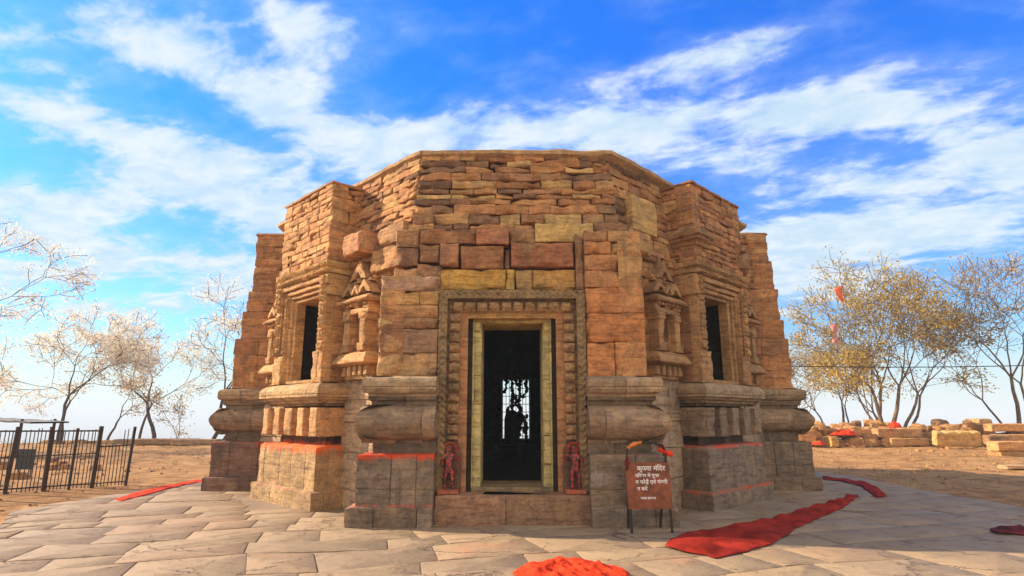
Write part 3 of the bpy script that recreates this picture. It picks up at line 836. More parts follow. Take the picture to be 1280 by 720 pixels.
# ---- small pedimented niches
def niche(F, c, lit):
    N_ = empty('niche', parent=temple)
    pal = [(.42, .265, .145), (.39, .24, .13)] if lit else [(.33, .205, .115), (.30, .185, .105)]  # same stone, lightened on the sunlit face and darkened on the shaded one
    n = 5.62
    mb = MB()
    # sill: sloping slab over four small blocks
    sweep(mb, F, [(c - .46, 5.4), (c - .46, n + .20), (c + .46, n + .20), (c + .46, 5.4)], wear([(-.12, 2.50), (.02, 2.52), (.10, 2.55), (.10, 2.60), (.02, 2.72), (-.06, 2.76), (-.2, 2.77)], .01), pal, rng, .008)
    for i in range(5):
        u = c - .38 + i * .19
        block(mb, F, u - .055, u + .055, 2.33, 2.51, n + .16, jitcol(rng, pal), rng.random() * 900, .01, .014, .3)
    block(mb, F, c - .42, c + .42, 2.26, 2.335, n + .10, jitcol(rng, pal), rng.random() * 900, .01, .014, .3)
    mb.build('sill', M_BAY, N_)
    mb = MB()
    for sd in (-1, 1):
        a, b = sorted((c + .20 * sd, c + .37 * sd))
        block(mb, F, a, b, 2.76, 3.38, n + .20, jitcol(rng, pal), rng.random() * 900, .010, .012, .4)
        block(mb, F, a - .03, b + .03, 2.76, 2.90, n + .23, jitcol(rng, pal), rng.random() * 900, .010, .012, .4)
        block(mb, F, a - .03, b + .03, 3.34, 3.46, n + .23, jitcol(rng, pal), rng.random() * 900, .012, .015, .4)
        a, b = sorted((c + .17 * sd, c + .22 * sd))
        block(mb, F, a, b, 2.77, 3.36, n + .08, jitcol(rng, pal), rng.random() * 900, .006, .008, .3)
    block(mb, F, c - .44, c + .44, 3.46, 3.55, n + .20, jitcol(rng, pal), rng.random() * 900, .010, .012, .4)
    for u in (-.34, 0, .34): block(mb, F, c + u - .10, c + u + .10, 3.55, 3.66, n + .19, jitcol(rng, pal), rng.random() * 900, .015, .02, .4)
    mb.build('niche_frame', M_BAY, N_)
    mb = MB()
    sweep(mb, F, [(c - .42, 5.4), (c - .42, n + .18), (c + .42, n + .18), (c + .42, 5.4)], wear([(-.1, 3.66), (.10, 3.665), (.13, 3.70), (.02, 3.79), (-.1, 3.83)], .01), pal, rng, .008)
    # arched gable motifs, two tiers
    def arch(u, z, w, h, nn):
        R1 = []; 
        K = 12
        outer = [(u + w * (1 - abs(1 - 2 * t)) * 0 + w * math.cos(math.pi * (1 - t)) * (1 - .25 * math.sin(math.pi * t)), z + h * (1 - abs(1 - 2 * t)) ** .9) for t in [i / K for i in range(K + 1)]]
        inner = [(u + (a - u) * .42, z + .03 + (b - z) * .42) for a, b in outer]
        col = jitcol(rng, pal)
        rows = [[F(a, nn, b) for a, b in outer], [F(a, nn + .05, b) for a, b in outer], [F(a, nn + .06, b) for a, b in inner], [F(a, nn - .10, b) for a, b in inner]]
        rows[0] = [F(a, nn - .2, b) for a, b in outer]
        mb.grid(rows, col, True, flip=False)
    for i in range(7): block(mb, F, c - .36 + i * .12 - .035, c - .36 + i * .12 + .035, 3.60, 3.66, n + .24, jitcol(rng, pal), rng.random() * 900, .012, .02, .2)
    for u in (-.33, -.11, .11, .33): block(mb, F, c + u - .05, c + u + .05, 4.11, 4.19, n + .12, jitcol(rng, pal), rng.random() * 900, .02, .03, .2)
    block(mb, F, c - .06, c + .06, 4.40, 4.58, n + .08, jitcol(rng, pal), 71, .02, .03, .2)
    for u in (-.27, .27): arch(c + u, 3.82, .23, .26, n + .16)
    arch(c, 3.82, .12, .20, n + .18)
    block(mb, F, c - .36, c + .36, 4.07, 4.12, n + .13, jitcol(rng, pal), rng.random() * 900, .012, .012, .35)
    arch(c - .02, 4.11, .28, .32, n + .12)
    arch(c + .0, 4.26, .12, .24, n + .10)
    block(mb, F, c - .40, c + .40, 3.83, 4.10, n - .01, jitcol(rng, pal), 31, .03, .02, .3)
    block(mb, F, c - .26, c + .26, 4.10, 4.36, n - .02, jitcol(rng, pal), 32, .03, .02, .3)
    mb.build('pediment', M_BAY, N_, sharp=50)
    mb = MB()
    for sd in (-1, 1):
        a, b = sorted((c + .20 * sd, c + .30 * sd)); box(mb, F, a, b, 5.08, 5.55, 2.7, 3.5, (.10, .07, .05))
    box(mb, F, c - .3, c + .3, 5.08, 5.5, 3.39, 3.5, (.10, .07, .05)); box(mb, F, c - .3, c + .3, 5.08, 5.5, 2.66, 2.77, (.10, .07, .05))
    mb.build('niche_recess', M_INNER, N_)  # dark lining that paints in the shade of the small opening
    return N_


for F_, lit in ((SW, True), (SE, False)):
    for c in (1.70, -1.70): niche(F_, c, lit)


# ---- the doorway
D = empty('doorway', parent=temple)


mb = MB()   # outer band
c_out = (.26, .195, .12)
for sd in (-1, 1):
    a, b = sorted((1.215 * sd, 1.075 * sd))
    carved(mb, FRONT, a, b, .43, 3.68, 6.43, rel_scroll(.030, .11), c_out)
    a, b = sorted((1.075 * sd, 1.03 * sd))
    carved(mb, FRONT, a, b, .43, 3.52, 6.34, plain(.008), (.17, .125, .085), .03)
carved(mb, FRONT, -1.075, 1.075, 3.535, 3.68, 6.44, rel_scroll(.034, .11, False), c_out)
carved(mb, FRONT, -1.03, 1.03, 3.48, 3.535, 6.33, plain(.008), (.15, .11, .075), .03)
mb.build('outer_frame', M_DOOR, D, sharp=60)
mb = MB()   # figure band
c_fig = (.31, .205, .12)
for sd in (-1, 1):
    a, b = sorted((1.03 * sd, .865 * sd))
    carved(mb, FRONT, a, b, 1.25, 3.33, 6.37, rel_fig(.055, .165, .95 * sd, .09), c_fig)
    carved(mb, FRONT, a, b, .43, 1.25, 6.30, plain(.01), (.16, .10, .08), .03)
carved(mb, FRONT, -1.03, 1.03, 3.33, 3.48, 6.37, rel_fig_h(.055, .20, 3.405, .09), (.33, .215, .125))
o = mb.build('figure_band', stone_mat('figure_band_stone', grime=.5, streak=.3, bands=((1.72, .55, .42, .85, (.36, .03, .018)),)), D, sharp=60)
mb = MB()   # plain red-brown fillet
for sd in (-1, 1):
    a, b = sorted((.865 * sd, .735 * sd))
    carved(mb, FRONT, a, b, .43, 3.33, 6.30, plain(.012), (.35, .19, .105), .05, .35)
carved(mb, FRONT, -.735, .735, 3.22, 3.33, 6.30, plain(.012), (.40, .25, .11), .05, .35)
carved(mb, FRONT, -.865, .865, 3.315, 3.335, 6.335, plain(.004), (.38, .24, .12), .05, .2)
mb.build('fillet', M_DOOR, D)
mb = MB()   # inner lime-washed frame
c_in = (.50, .45, .22)
for sd in (-1, 1):
    zz = .47
    while zz < 3.16:
        z2 = min(3.20, zz + rng.uniform(.28, .55))
        if 3.20 - z2 < .15: z2 = 3.20
        a, b = sorted((.74 * sd, .64 * sd)); block(mb, FRONT, a, b, zz, z2 - .003, 6.20, jitcol(rng, [c_in]), rng.random() * 900, .006, .008, .25)
        a, b = sorted((.655 * sd, .515 * sd)); block(mb, FRONT, a, b, zz, z2 - .003, 6.10, jitcol(rng, [(.47, .43, .235)]), rng.random() * 900, .006, .012, .9)
        zz = z2
    # corner bracket
    a, b = sorted((.66 * sd, .53 * sd)); block(mb, FRONT, a, b, 3.02, 3.20, 6.16, c_in, 40 + sd, .006, .03, .2)
block(mb, FRONT, -.74, .74, 3.16, 3.235, 6.17, (.40, .31, .13), 44, .006, .008, .9)
block(mb, FRONT, -.74, .74, .42, .50, 6.22, (.22, .17, .115), 45, .006, .01, 1.0)
mb.build('inner_frame', stone_mat('lime_washed_stone', grime=.35, streak=.25, pale=.1), D)
mb = MB()
sweep(mb, FRONT, [(-1.175, 6.0), (-1.175, 6.62), (1.195, 6.62), (1.195, 6.0)], wear(refine([(0, -.1), (0, .40), (-.02, .43), (-.55, .435)], .08)), [(.25, .155, .11), (.23, .145, .105)], rng, .012, joints=(.9, 1.5))
mb.build('threshold', stone_mat('threshold_stone', grime=.45, streak=.35, bands=((.43, .05, .48, .55, PNK), (.0, .05, .45, .5, PNK))), D)


def door_figure(sd):
    """small carved guardian in relief, daubed red, standing on a plinth at the foot of the door jamb"""
    P0 = Vector((.985 * sd, -6.46, .50))
    bm = bmesh.new(); sk = bm.verts.layers.skin.verify()
    J = {}
    def v(k, x, y, z, r):
        b = bm.verts.new(P0 + Vector((x * sd, y, z))); b[sk].radius = (r, r * .85); J[k] = b
    v('hip', 0, 0, .30, .070); v('waist', .012, 0, .38, .052); v('chest', .0, 0, .47, .070); v('neck', 0, 0, .535, .03); v('head', 0, -.01, .595, .052); v('crown', 0, 0, .665, .030)
    v('hl', .045, 0, .27, .045); v('kl', .075, -.02, .16, .040); v('fl', .06, 0, .04, .030); v('tl', .075, -.045, .02, .022)
    v('hr', -.045, 0, .27, .045); v('kr', -.05, -.01, .15, .038); v('fr', -.045, 0, .04, .03); v('tr', -.06, -.045, .02, .022)
    v('sl', .075, 0, .50, .034); v('el', .125, -.01, .41, .026); v('wl', .10, -.05, .33, .022)
    v('sr', -.075, 0, .50, .034); v('er', -.13, -.01, .44, .026); v('wr', -.11, -.05, .53, .022)
    for a, b in (('hip', 'waist'), ('waist', 'chest'), ('chest', 'neck'), ('neck', 'head'), ('head', 'crown'), ('hip', 'hl'), ('hl', 'kl'), ('kl', 'fl'), ('fl', 'tl'), ('hip', 'hr'), ('hr', 'kr'),
                 ('kr', 'fr'), ('fr', 'tr'), ('chest', 'sl'), ('sl', 'el'), ('el', 'wl'), ('chest', 'sr'), ('sr', 'er'), ('er', 'wr')): bm.edges.new((J[a], J[b]))
    J['hip'][sk].use_root = True
    me = bpy.data.meshes.new('carved_figure'); bm.to_mesh(me); bm.free()
    me.materials.append(M_FIG)
    o = bpy.data.objects.new('carved_figure', me); COL.objects.link(o); o.parent = D
    o.modifiers.new('skin', 'SKIN'); s = o.modifiers.new('sub', 'SUBSURF'); s.levels = s.render_levels = 2
    o['label'] = 'small red daubed carved guardian ' + ('right of the door' if sd > 0 else 'left of the door')
    mb = MB()
    # arched slab behind and plinth below
    outl = [(-.17, 0)] + [(-.17, .55)] + [(.17 * math.cos(math.pi * (1 - t)), .58 + .18 * math.sin(math.pi * t)) for t in [i / 8 for i in range(9)]] + [(.17, .55), (.17, 0)]
    cx = .985 * sd
    f0 = [FRONT(cx + a, 6.39, .46 + b) for a, b in outl]; f1 = [FRONT(cx + a, 6.25, .46 + b) for a, b in outl]
    mb.grid([f0, f1], (.13, .075, .06), False)
    mb.face(tuple(mb.vert(p, (.13, .075, .06)) for p in f0[::-1]))
    # raised halo
    halo = [[FRONT(cx + r * math.cos(t), 6.39 + d, 1.10 + r * math.sin(t)) for t in [math.pi * (-.15 + 1.3 * i / 16) for i in range(17)]] for r, d in ((.075, .0), (.085, .03), (.11, .03), (.12, 0))]
    mb.grid(halo, (.30, .05, .03), True, flip=True)
    o2 = mb.build('figure_slab', stone_mat('figure_slab_stone', grime=.6, streak=.2, bands=((.95, .35, .46, .8, (.5, .03, .02)),)), D)
    mb = MB()
    block(mb, FRONT, cx - .16, cx + .16, .435, .50, 6.60, (.30, .12, .08), 50 + sd, .012, .02, .3)
    mb.build('figure_plinth', stone_mat('figure_plinth_stone', grime=.3, streak=.2, bands=((.50, .12, .42, .8, RED),)), D)


def fig_mat():
    m, g, b = new_mat('vermilion_on_stone'); p = pos(g)
    n = g.noise(p, 22, 4, .65); n2 = g.noise(p, 9, 4)
    c = g.mix(g.ramp(n, .45, .64), (.045, .022, .02), (.58, .03, .02))
    c = g.mix(g.ramp(n2, .58, .7, 0, .6), c, (.80, .22, .05))
    g.l.new(c, b.inputs['Base Color']); b.inputs['Roughness'].default_value = .6
    bump(g, b, n, .6, .01)
    return m


M_FIG = fig_mat()
for sd in (-1, 1): door_figure(sd)

# ---- core: inner walls, back wall with its own open doorway, floor and roof
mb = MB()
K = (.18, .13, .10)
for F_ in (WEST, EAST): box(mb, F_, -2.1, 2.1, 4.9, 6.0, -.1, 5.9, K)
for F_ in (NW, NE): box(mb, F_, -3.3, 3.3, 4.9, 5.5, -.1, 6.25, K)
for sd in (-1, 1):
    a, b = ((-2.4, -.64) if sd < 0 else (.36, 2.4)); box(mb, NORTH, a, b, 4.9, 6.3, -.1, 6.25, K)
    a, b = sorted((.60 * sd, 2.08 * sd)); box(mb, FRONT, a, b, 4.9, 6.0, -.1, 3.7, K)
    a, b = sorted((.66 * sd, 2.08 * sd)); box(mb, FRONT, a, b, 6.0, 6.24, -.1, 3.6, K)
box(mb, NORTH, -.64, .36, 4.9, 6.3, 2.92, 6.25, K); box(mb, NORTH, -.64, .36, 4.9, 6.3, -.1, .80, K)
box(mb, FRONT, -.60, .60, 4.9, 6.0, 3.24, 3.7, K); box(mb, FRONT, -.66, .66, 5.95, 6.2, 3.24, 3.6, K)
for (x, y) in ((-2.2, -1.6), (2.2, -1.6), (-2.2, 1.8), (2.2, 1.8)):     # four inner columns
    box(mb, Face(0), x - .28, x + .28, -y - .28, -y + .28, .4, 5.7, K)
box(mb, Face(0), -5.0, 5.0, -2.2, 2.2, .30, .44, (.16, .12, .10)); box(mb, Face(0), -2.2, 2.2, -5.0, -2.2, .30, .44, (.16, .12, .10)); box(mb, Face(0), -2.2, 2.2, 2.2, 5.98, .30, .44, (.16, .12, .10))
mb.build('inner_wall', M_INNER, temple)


def octpts(grow, z, rough, rngseed):
    c = []
    nf, kd = 5.95 + grow, 5.40 + grow
    a = kd * 1.41421 - nf
    c = [(-a, -nf), (a + .15, -nf), (nf, -a), (nf, a), (a, nf), (-a, nf), (-nf, a), (-nf, -a)]
    out = []
    for i in range(8):
        p, q = Vector(c[i]), Vector(c[(i + 1) % 8]); k = 24
        for t in range(k):
            e = p + (q - p) * (t / k); d = e.normalized()
            e += d * noise.noise(Vector((e.x * 2.3, e.y * 2.3, rngseed))) * rough
            out.append(Vector((e.x, e.y, z + noise.noise(Vector((e.x * 1.7, e.y * 1.7, rngseed + 5))) * rough * .6)))
    return out


mb = MB()
RC = (.40, .27, .16)
rows = [octpts(-.25, 6.20, .0, 1), octpts(.0, 6.30, .03, 1), octpts(.05, 6.335, .05, 2), octpts(.05, 6.40, .05, 2), octpts(.0, 6.43, .05, 3), octpts(-.8, 6.46, .05, 4)]
mb.grid(rows, RC, True, closed=True)
mb.face(tuple(mb.vert(p, RC) for p in octpts(-.8, 6.46, .05, 4)))
mb.face(tuple(mb.vert(p, RC) for p in octpts(-.25, 6.20, 0, 1)[::-1]))
mb.build('roof', stone_mat('roof_stone', grime=.45, streak=.1, bstr=.9), temple)
# flat tops of west / east / north blocks
for F_, z in ((WEST, 5.96), (EAST, 5.98)):
    mb = MB()
    sweep(mb, F_, [(-2.2, 5.0), (-2.2, 6.28), (2.2, 6.28), (2.2, 5.0)], [(-.02, z - .04), (.01, z), (-.03, z + .05)], RED_ST, rng, .012)
    mb.build('coping', M_UP, temple)

# things inside
t = tag(empty('stone_linga', (0, .3, .44)), 'dark rounded stone pillar on a round pedestal inside the doorway', 'linga')


def lathe(mb, prof, col, seg=20, at=(0, 0, 0)):
    rows = [[Vector((at[0] + r * math.cos(2 * math.pi * k / seg), at[1] + r * math.sin(2 * math.pi * k / seg), at[2] + z)) for k in range(seg)] for r, z in prof]
    mb.grid(rows, col, True, closed=True)


mb = MB(); lathe(mb, [(0.01, 0), (.55, 0), (.55, .12), (.46, .16), (.46, .30), (.52, .34), (.52, .42), (.2, .44), (0.01, .44)], (.10, .08, .07)); mb.build('pedestal', M_INNER, t)
mb = MB(); lathe(mb, [(0.01, .43), (.21, .43), (.21, 1.05), (.20, 1.14), (.15, 1.25), (.08, 1.31), (0.005, 1.33)], (.10, .08, .07)); mb.build('shaft', M_INNER, t)
def garland(label, pts, seed):
    mb = MB(); rg = random.Random(seed)
    for k in range(len(pts) - 1):
        a, b = Vector(pts[k]), Vector(pts[k + 1]); n_ = max(2, int((b - a).length / .05))
        for i in range(n_):
            p = a.lerp(b, i / n_) + Vector((rg.gauss(0, .022), rg.gauss(0, .02), rg.gauss(0, .015)))
            r = rg.uniform(.03, .075); rows = []
            for q in range(5):
                th = math.pi * q / 4; rr_ = r * math.sin(th) + .003
                rows.append([p + Vector((rr_ * math.cos(f_), rr_ * math.sin(f_), -r * math.cos(th))) * rg.uniform(.85, 1.15) for f_ in [k2 * math.pi / 3 for k2 in range(6)]])
            mb.grid(rows, (.12, .07, .05), True, closed=True)
    return tag(mb.build('garland', M_DRED, None, sharp=0), label, 'garland', 'garlands hanging inside the temple')


gr = tag(empty('iron_grille', (0, 5.6, .8)), 'iron bar grille closing the far doorway seen through the dark interior', 'grille')
mb = MB()
for i in range(9):
    u = -.34 + i * .12; tube(mb, [Vector((u, 0, 0)), Vector((u + .004, 0, 1.0)), Vector((u, 0, 2.12))], [.013] * 3, (.05, .04, .03), 6)
for i in range(8):
    z_ = .1 + i * .28; tube(mb, [Vector((-.36, .02, z_)), Vector((.14, .02, z_)), Vector((.64, .02, z_))], [.012] * 3, (.05, .04, .03), 6)
mb.build('bars', M_IRON, gr)
Y_ = 4.7
garland('heavy dark garland bunch low behind the stone pillar inside the doorway', [(.10, Y_, 1.55), (.34, Y_, 1.5), (.52, Y_, 1.62), (.40, Y_, 1.1), (.52, Y_, .85)], 11)
garland('dark garland strand hanging near the right edge of the far inner doorway', [(.46, Y_, 2.95), (.50, Y_, 2.5), (.40, Y_, 2.2)], 12)
garland('dark garland strand hanging near the left edge of the far inner doorway', [(-.22, Y_, 2.95), (-.18, Y_, 2.55), (-.27, Y_, 2.35)], 13)
garland('longest dark garland strand hanging in the middle of the far inner doorway', [(-.02, Y_, 2.98), (.02, Y_, 2.2), (-.04, Y_, 1.4), (.0, Y_, .75)], 1)
garland('short dark garland strand hanging high just right of the middle strand', [(.12, Y_, 2.98), (.14, Y_, 2.62)], 2)
garland('knotted dark garland strand below the gap right of the middle strand', [(.02, Y_, 2.36), (.13, Y_, 2.3), (.15, Y_, 1.95), (.28, Y_, 1.85)], 3)
garland('long dark garland strand hanging second right of the middle strand', [(.27, Y_, 2.98), (.25, Y_, 2.3), (.31, Y_, 1.6), (.24, Y_, .9)], 4)
garland('low looped dark garland crossing the right side of the far inner doorway', [(.26, Y_, 1.7), (.42, Y_, 1.45), (.50, Y_, 1.3), (.46, Y_, .62)], 5)
garland('low dark garland at the left edge of the far inner doorway', [(-.50, Y_, 1.9), (-.46, Y_, 1.3), (-.40, Y_, .9), (-.30, Y_, .62)], 6)
garland('dark garland swag tied across the very top of the far inner doorway', [(-.56, Y_, 2.94), (-.28, Y_, 2.90), (.05, Y_, 2.88), (.34, Y_, 2.92), (.56, Y_, 2.95)], 7)
garland('short thick dark garland strand left of the middle strand', [(-.02, Y_, 1.95), (-.14, Y_, 1.85), (-.16, Y_, 1.35)], 8)


# ------------------------------------------------------------------ ground and paving
def gz(x, y):
    r = math.hypot(x * .58, y - 2)
    az = math.atan2(y - 2, x)
    rim = 26.5 + 2.0 * noise.noise(Vector((math.cos(az) * 1.5, math.sin(az) * 1.5, 3)))
    z = -.075
    r1 = math.hypot(x, y)
    t = min(1, max(0, (r1 - 10.5) / 6))
    z += t * (.10 * noise.noise(Vector((x * .35, y * .35, 1))) + .05 * noise.noise(Vector((x * 1.3, y * 1.3, 5))))
    z += min(1, max(0, (r1 - 9.2) / 3)) * .03 * noise.noise(Vector((x * 2.1, y * 2.1, 9)))
    if r > rim:
        q = r - rim; z -= 70 * (1 - math.exp(-q / 95.0)) * (1 if q > 6 else q / 6)
    if r > 600: z += 6 * noise.noise(Vector((x * .0012, y * .0012, 2)))
    return z


ax = [i * .42 - 31.5 for i in range(151)]
st = .5; e = 31.5; ext = []
while e < 3600: e += st; st *= 1.36; ext.append(e)
axx = [-v for v in ext[::-1]] + ax + ext
mb = MB()
mb.grid([[(x, y, gz(x, y)) for x in axx] for y in axx], (.4, .25, .12), True)
tag(mb.build('ground', M_GROUND, sharp=0), kind='structure')

POLY = [Vector(p) for p in ((-7.9, 9), (-8.0, -.2), (-8.75, -5.2), (-7.2, -7.4), (-7.4, -15), (11, -15), (10.4, -9.2), (9.3, -5.5), (9.2, -3.0), (9.3, .8), (7.8, 9))][::-1]


def clip(poly, clipper):
    out = poly
    for i in range(len(clipper)):
        a, b = clipper[i], clipper[(i + 1) % len(clipper)]; nrm = Vector((-(b - a).y, (b - a).x))
        inp = out; out = []
        for k in range(len(inp)):
            p, q = inp[k], inp[(k + 1) % len(inp)]; dp = (p - a).dot(nrm); dq = (q - a).dot(nrm)
            if dp >= 0: out.append(p)
            if (dp >= 0) != (dq >= 0): out.append(p + (q - p) * (dp / (dp - dq)))
        if len(out) < 3: return []
    return out


def convex(poly):   # split the slightly concave outline into convex fans about the middle
    c = Vector((0, -4)); return [[c, poly[i], poly[(i + 1) % len(poly)]] for i in range(len(poly))]


rp = random.Random(21)
mb = MB()
for tri in convex(POLY):
    mb.face(tuple(mb.vert((p.x, p.y, -.013), (.25, .175, .115)) for p in tri))
tag(mb.build('paving_bed', M_PAVE), kind='structure')
mb = MB()
PV = [(.315, .215, .128), (.325, .22, .128), (.30, .208, .126), (.305, .22, .14), (.335, .23, .13), (.285, .197, .122), (.325, .208, .12)]


def inside(p, poly):
    w = False; n_ = len(poly)
    for i in range(n_):
        a, b = poly[i], poly[(i + 1) % n_]
        if (a.y > p.y) != (b.y > p.y) and p.x < a.x + (p.y - a.y) / (b.y - a.y) * (b.x - a.x): w = not w
    return w


ang = R(17); ux = Vector((math.cos(ang), math.sin(ang))); uy = Vector((-ux.y, ux.x))
v0 = -22.0
while v0 < 14:
    h = rp.uniform(.45, 1.05); u0 = -16 + rp.uniform(0, 1)
    while u0 < 17:
        w = rp.uniform(.5, 1.6); g_ = rp.uniform(.001, .007)
        q = [(u0 + g_, v0 + g_), (u0 + w - g_, v0 + g_), (u0 + w - g_, v0 + h - g_), (u0 + g_, v0 + h - g_)]
        q = [(ux * (a + noise.noise(Vector((a * .45, b * .45, 2))) * .35) + uy * (b + noise.noise(Vector((a * .45, b * .45, 7))) * .45)) for a, b in q]
        u0 += w
        n_in = sum(inside(p, POLY) for p in q)
        if n_in == 0: continue
        if n_in < 4:
            # trim to the outline: pull outside corners to the edge by bisection
            cc = next(p for p in q if inside(p, POLY)); q2 = []
            for p in q:
                if inside(p, POLY): q2.append(p); continue
                lo_, hi_ = 0.0, 1.0
                for _ in range(14):
                    m_ = (lo_ + hi_) / 2
                    if inside(cc + (p - cc) * m_, POLY): lo_ = m_
                    else: hi_ = m_
                q2.append(cc + (p - cc) * lo_)
            q = q2
        c = sum(q, Vector((0, 0))) / 4
        if (abs(c.x) < 5.2 and abs(c.y) < 5.2): continue
        col = jitcol(rp, PV, .09); zt = rp.uniform(-.006, .004); tx, ty = rp.uniform(-.006, .006), rp.uniform(-.006, .006)
        # worn wavy outline
        ol = []
        for k in range(4):
            a, b = q[k], q[(k + 1) % 4]; nn = max(1, int((b - a).length / .16))
            for t in range(nn):
                p = a + (b - a) * (t / nn); s_ = noise.noise(Vector((p.x * 3.5, p.y * 3.5, 4))) * .012
                d = (c - p); d = d / max(.01, d.length); ol.append(p + d * (s_ + .004))
        def top(p, dz): return (p.x, p.y, zt + dz + tx * (p.x - c.x) + ty * (p.y - c.y) + .004 * noise.noise(Vector((p.x * 4, p.y * 4, 1))))
        ins = [p + (c - p) / max(.01, (c - p).length) * .009 for p in ol]
        r0 = [Vector((p.x, p.y, -.075)) for p in ol]; r1 = [Vector(top(p, -.005)) for p in ol]; r2 = [Vector(top(p, 0)) for p in ins]
        ids = mb.grid([r0, r1, r2], col, True, closed=True)
        ci = mb.vert(top(c, 0), col); m_ = len(ol)
        for k in range(m_): mb.face((ids[2][k], ids[2][(k + 1) % m_], ci), True)
    v0 += h
tag(mb.build('paving', M_PAVE), kind='structure')

# ------------------------------------------------------------------ plants and stones of the hilltop
def grow(mb, p, d, L, r, lvl, maxl, rg, tips, o):
    n = 5 if lvl < 2 else 4
    pts = [p.copy()]; rad = [r]; dd = d.copy()
    for i in range(n):
        wob = Vector((rg.gauss(0, 1), rg.gauss(0, 1), rg.gauss(0, .6))) * o['wob']
        dd = (dd + wob + Vector((0, 0, o['up'] * (1 if lvl < 3 else .4)))).normalized()
        p = p + dd * (L / n); pts.append(p.copy()); rad.append(max(.017, r * (1 - .42 * (i + 1) / n)))
    tube(mb, pts, rad, (.2, .15, .1), 7 if lvl == 0 else (5 if lvl < 3 else 3))
    if lvl >= maxl:
        tips.append((pts[-1], dd)); tips.append((pts[-3], dd)); return
    if lvl >= maxl - 1: tips.append((pts[-2], dd))
    kids = rg.choice(o['kids'])
    a0 = rg.uniform(0, 6.28)
    perp = dd.cross(Vector((.3, .2, 1))).normalized(); per2 = dd.cross(perp)
    for k in range(kids):
        a = a0 + k * 6.28 / kids + rg.uniform(-.5, .5); sp = R(rg.uniform(*o['spread']))
        nd = dd * math.cos(sp) + (perp * math.cos(a) + per2 * math.sin(a)) * math.sin(sp)
        grow(mb, pts[-1], nd.normalized(), L * rg.uniform(*o['len']), rad[-1] * rg.uniform(.62, .8), lvl + 1, maxl, rg, tips, o)
    if lvl >= 1 and rg.random() < .75:
        i = rg.choice((2, 3)); a = rg.uniform(0, 6.28); sp = R(rg.uniform(35, 65))
        nd = dd * math.cos(sp) + (perp * math.cos(a) + per2 * math.sin(a)) * math.sin(sp)
        grow(mb, pts[i], nd.normalized(), L * rg.uniform(.45, .7), rad[i] * .5, min(maxl, lvl + 2), maxl, rg, tips, o)


def leaves(mb, tips, rg, per, size, rad):
    for (p, d) in tips:
        tone = rg.random()
        for k in range(rg.randint(*per)):
            c = p + Vector((rg.gauss(0, rad), rg.gauss(0, rad), rg.gauss(0, rad * .7)))
            s = size * rg.uniform(.6, 1.3)
            a = Vector((rg.gauss(0, 1), rg.gauss(0, 1), rg.gauss(0, 1))).normalized(); b = a.cross(Vector((rg.gauss(0, 1), rg.gauss(0, 1), rg.gauss(0, 1)))).normalized()
            t = min(1, max(0, tone * .6 + rg.uniform(-.1, .5)))
            q = [c - a * s * .5, c + b * s * .28, c + a * s * .5, c - b * s * .28]
            mb.face(tuple(mb.vert(v, (t, t, t)) for v in q))


def at(px, dist, z=0.0):
    """point on the hill seen at a given width of the photograph, dist metres north of the viewpoint"""
    return ((px - 640) / 736 * dist * .977, dist - 16.084)


def tree(px, dist, stems, leaf, bark, seed, maxl, per, size, rad, label, o, group):
    x, y = at(px, dist); rg = random.Random(seed)
    T = tag(empty('tree', (x, y, gz(x, y) - .05)), label, 'tree', group)
    mb = MB(); tips = []
    for (dx, dy, lean, L, r) in stems:
        grow(mb, Vector((dx, dy, 0)), Vector((lean[0], lean[1], 1)).normalized(), L, r, 0, maxl, rg, tips, o)
    mb.build('trunk', bark, T, sharp=0)
    mb = MB(); leaves(mb, tips, rg, per, size, rad); mb.build('crown', leaf, T, sharp=0)
    return T


OW = dict(wob=.17, up=.04, kids=(2, 3), spread=(22, 52), len=(.60, .84))
OG = dict(wob=.12, up=.06, kids=(2, 3), spread=(18, 44), len=(.66, .84))
OT = dict(wob=.14, up=.06, kids=(2,), spread=(18, 40), len=(.6, .8))
GL = 'pale trees along the left hilltop edge'; GR = 'trees along the right hilltop edge'
tree(80, 37, [(0, 0, (.25, 0), 3.0, .12), (-.3, .2, (-.75, .1), 3.2, .10)], M_LEAFW, M_BARKD, 11, 5, (16, 26), .15, .27, 'wide pale blossomed tree with crooked dark limbs rising behind the iron fence', OW, GL)
tree(-25, 31, [(0, 0, (.05, 0), 4.0, .15)], M_LEAFW, M_BARKD, 5, 5, (16, 26), .15, .28, 'tall pale blossomed tree partly cut off at the left photo edge', OW, GL)
tree(138, 40, [(0, 0, (-.1, 0), 1.7, .09)], M_LEAFT, M_BARKD, 8, 4, (8, 14), .14, .28, 'low forked tree with tan leaves just right of the wide pale tree', OW, GL)
tree(197, 42, [(0, 0, (.02, 0), 2.9, .15), (-1.2, .2, (-.05, 0), 2.8, .10)], M_LEAFW, M_BARKD, 29, 4, (20, 30), .15, .32, 'slender two stemmed pale tree standing free between fence and temple', OW, GL)
tree(268, 41, [(0, 0, (.15, 0), 3.4, .14), (.6, .3, (.3, 0), 3.0, .12)], M_LEAFW, M_BARKD, 14, 5, (10, 16), .15, .30, 'pale blossomed tree with twisting stems close against the temple left side', OW, GL)
tree(238, 45, [(0, 0, (-.2, 0), 2.0, .07)], M_LEAFT, M_BARKD, 19, 4, (5, 9), .15, .3, 'small thin tan tree between two larger pale trees', OT, GL)
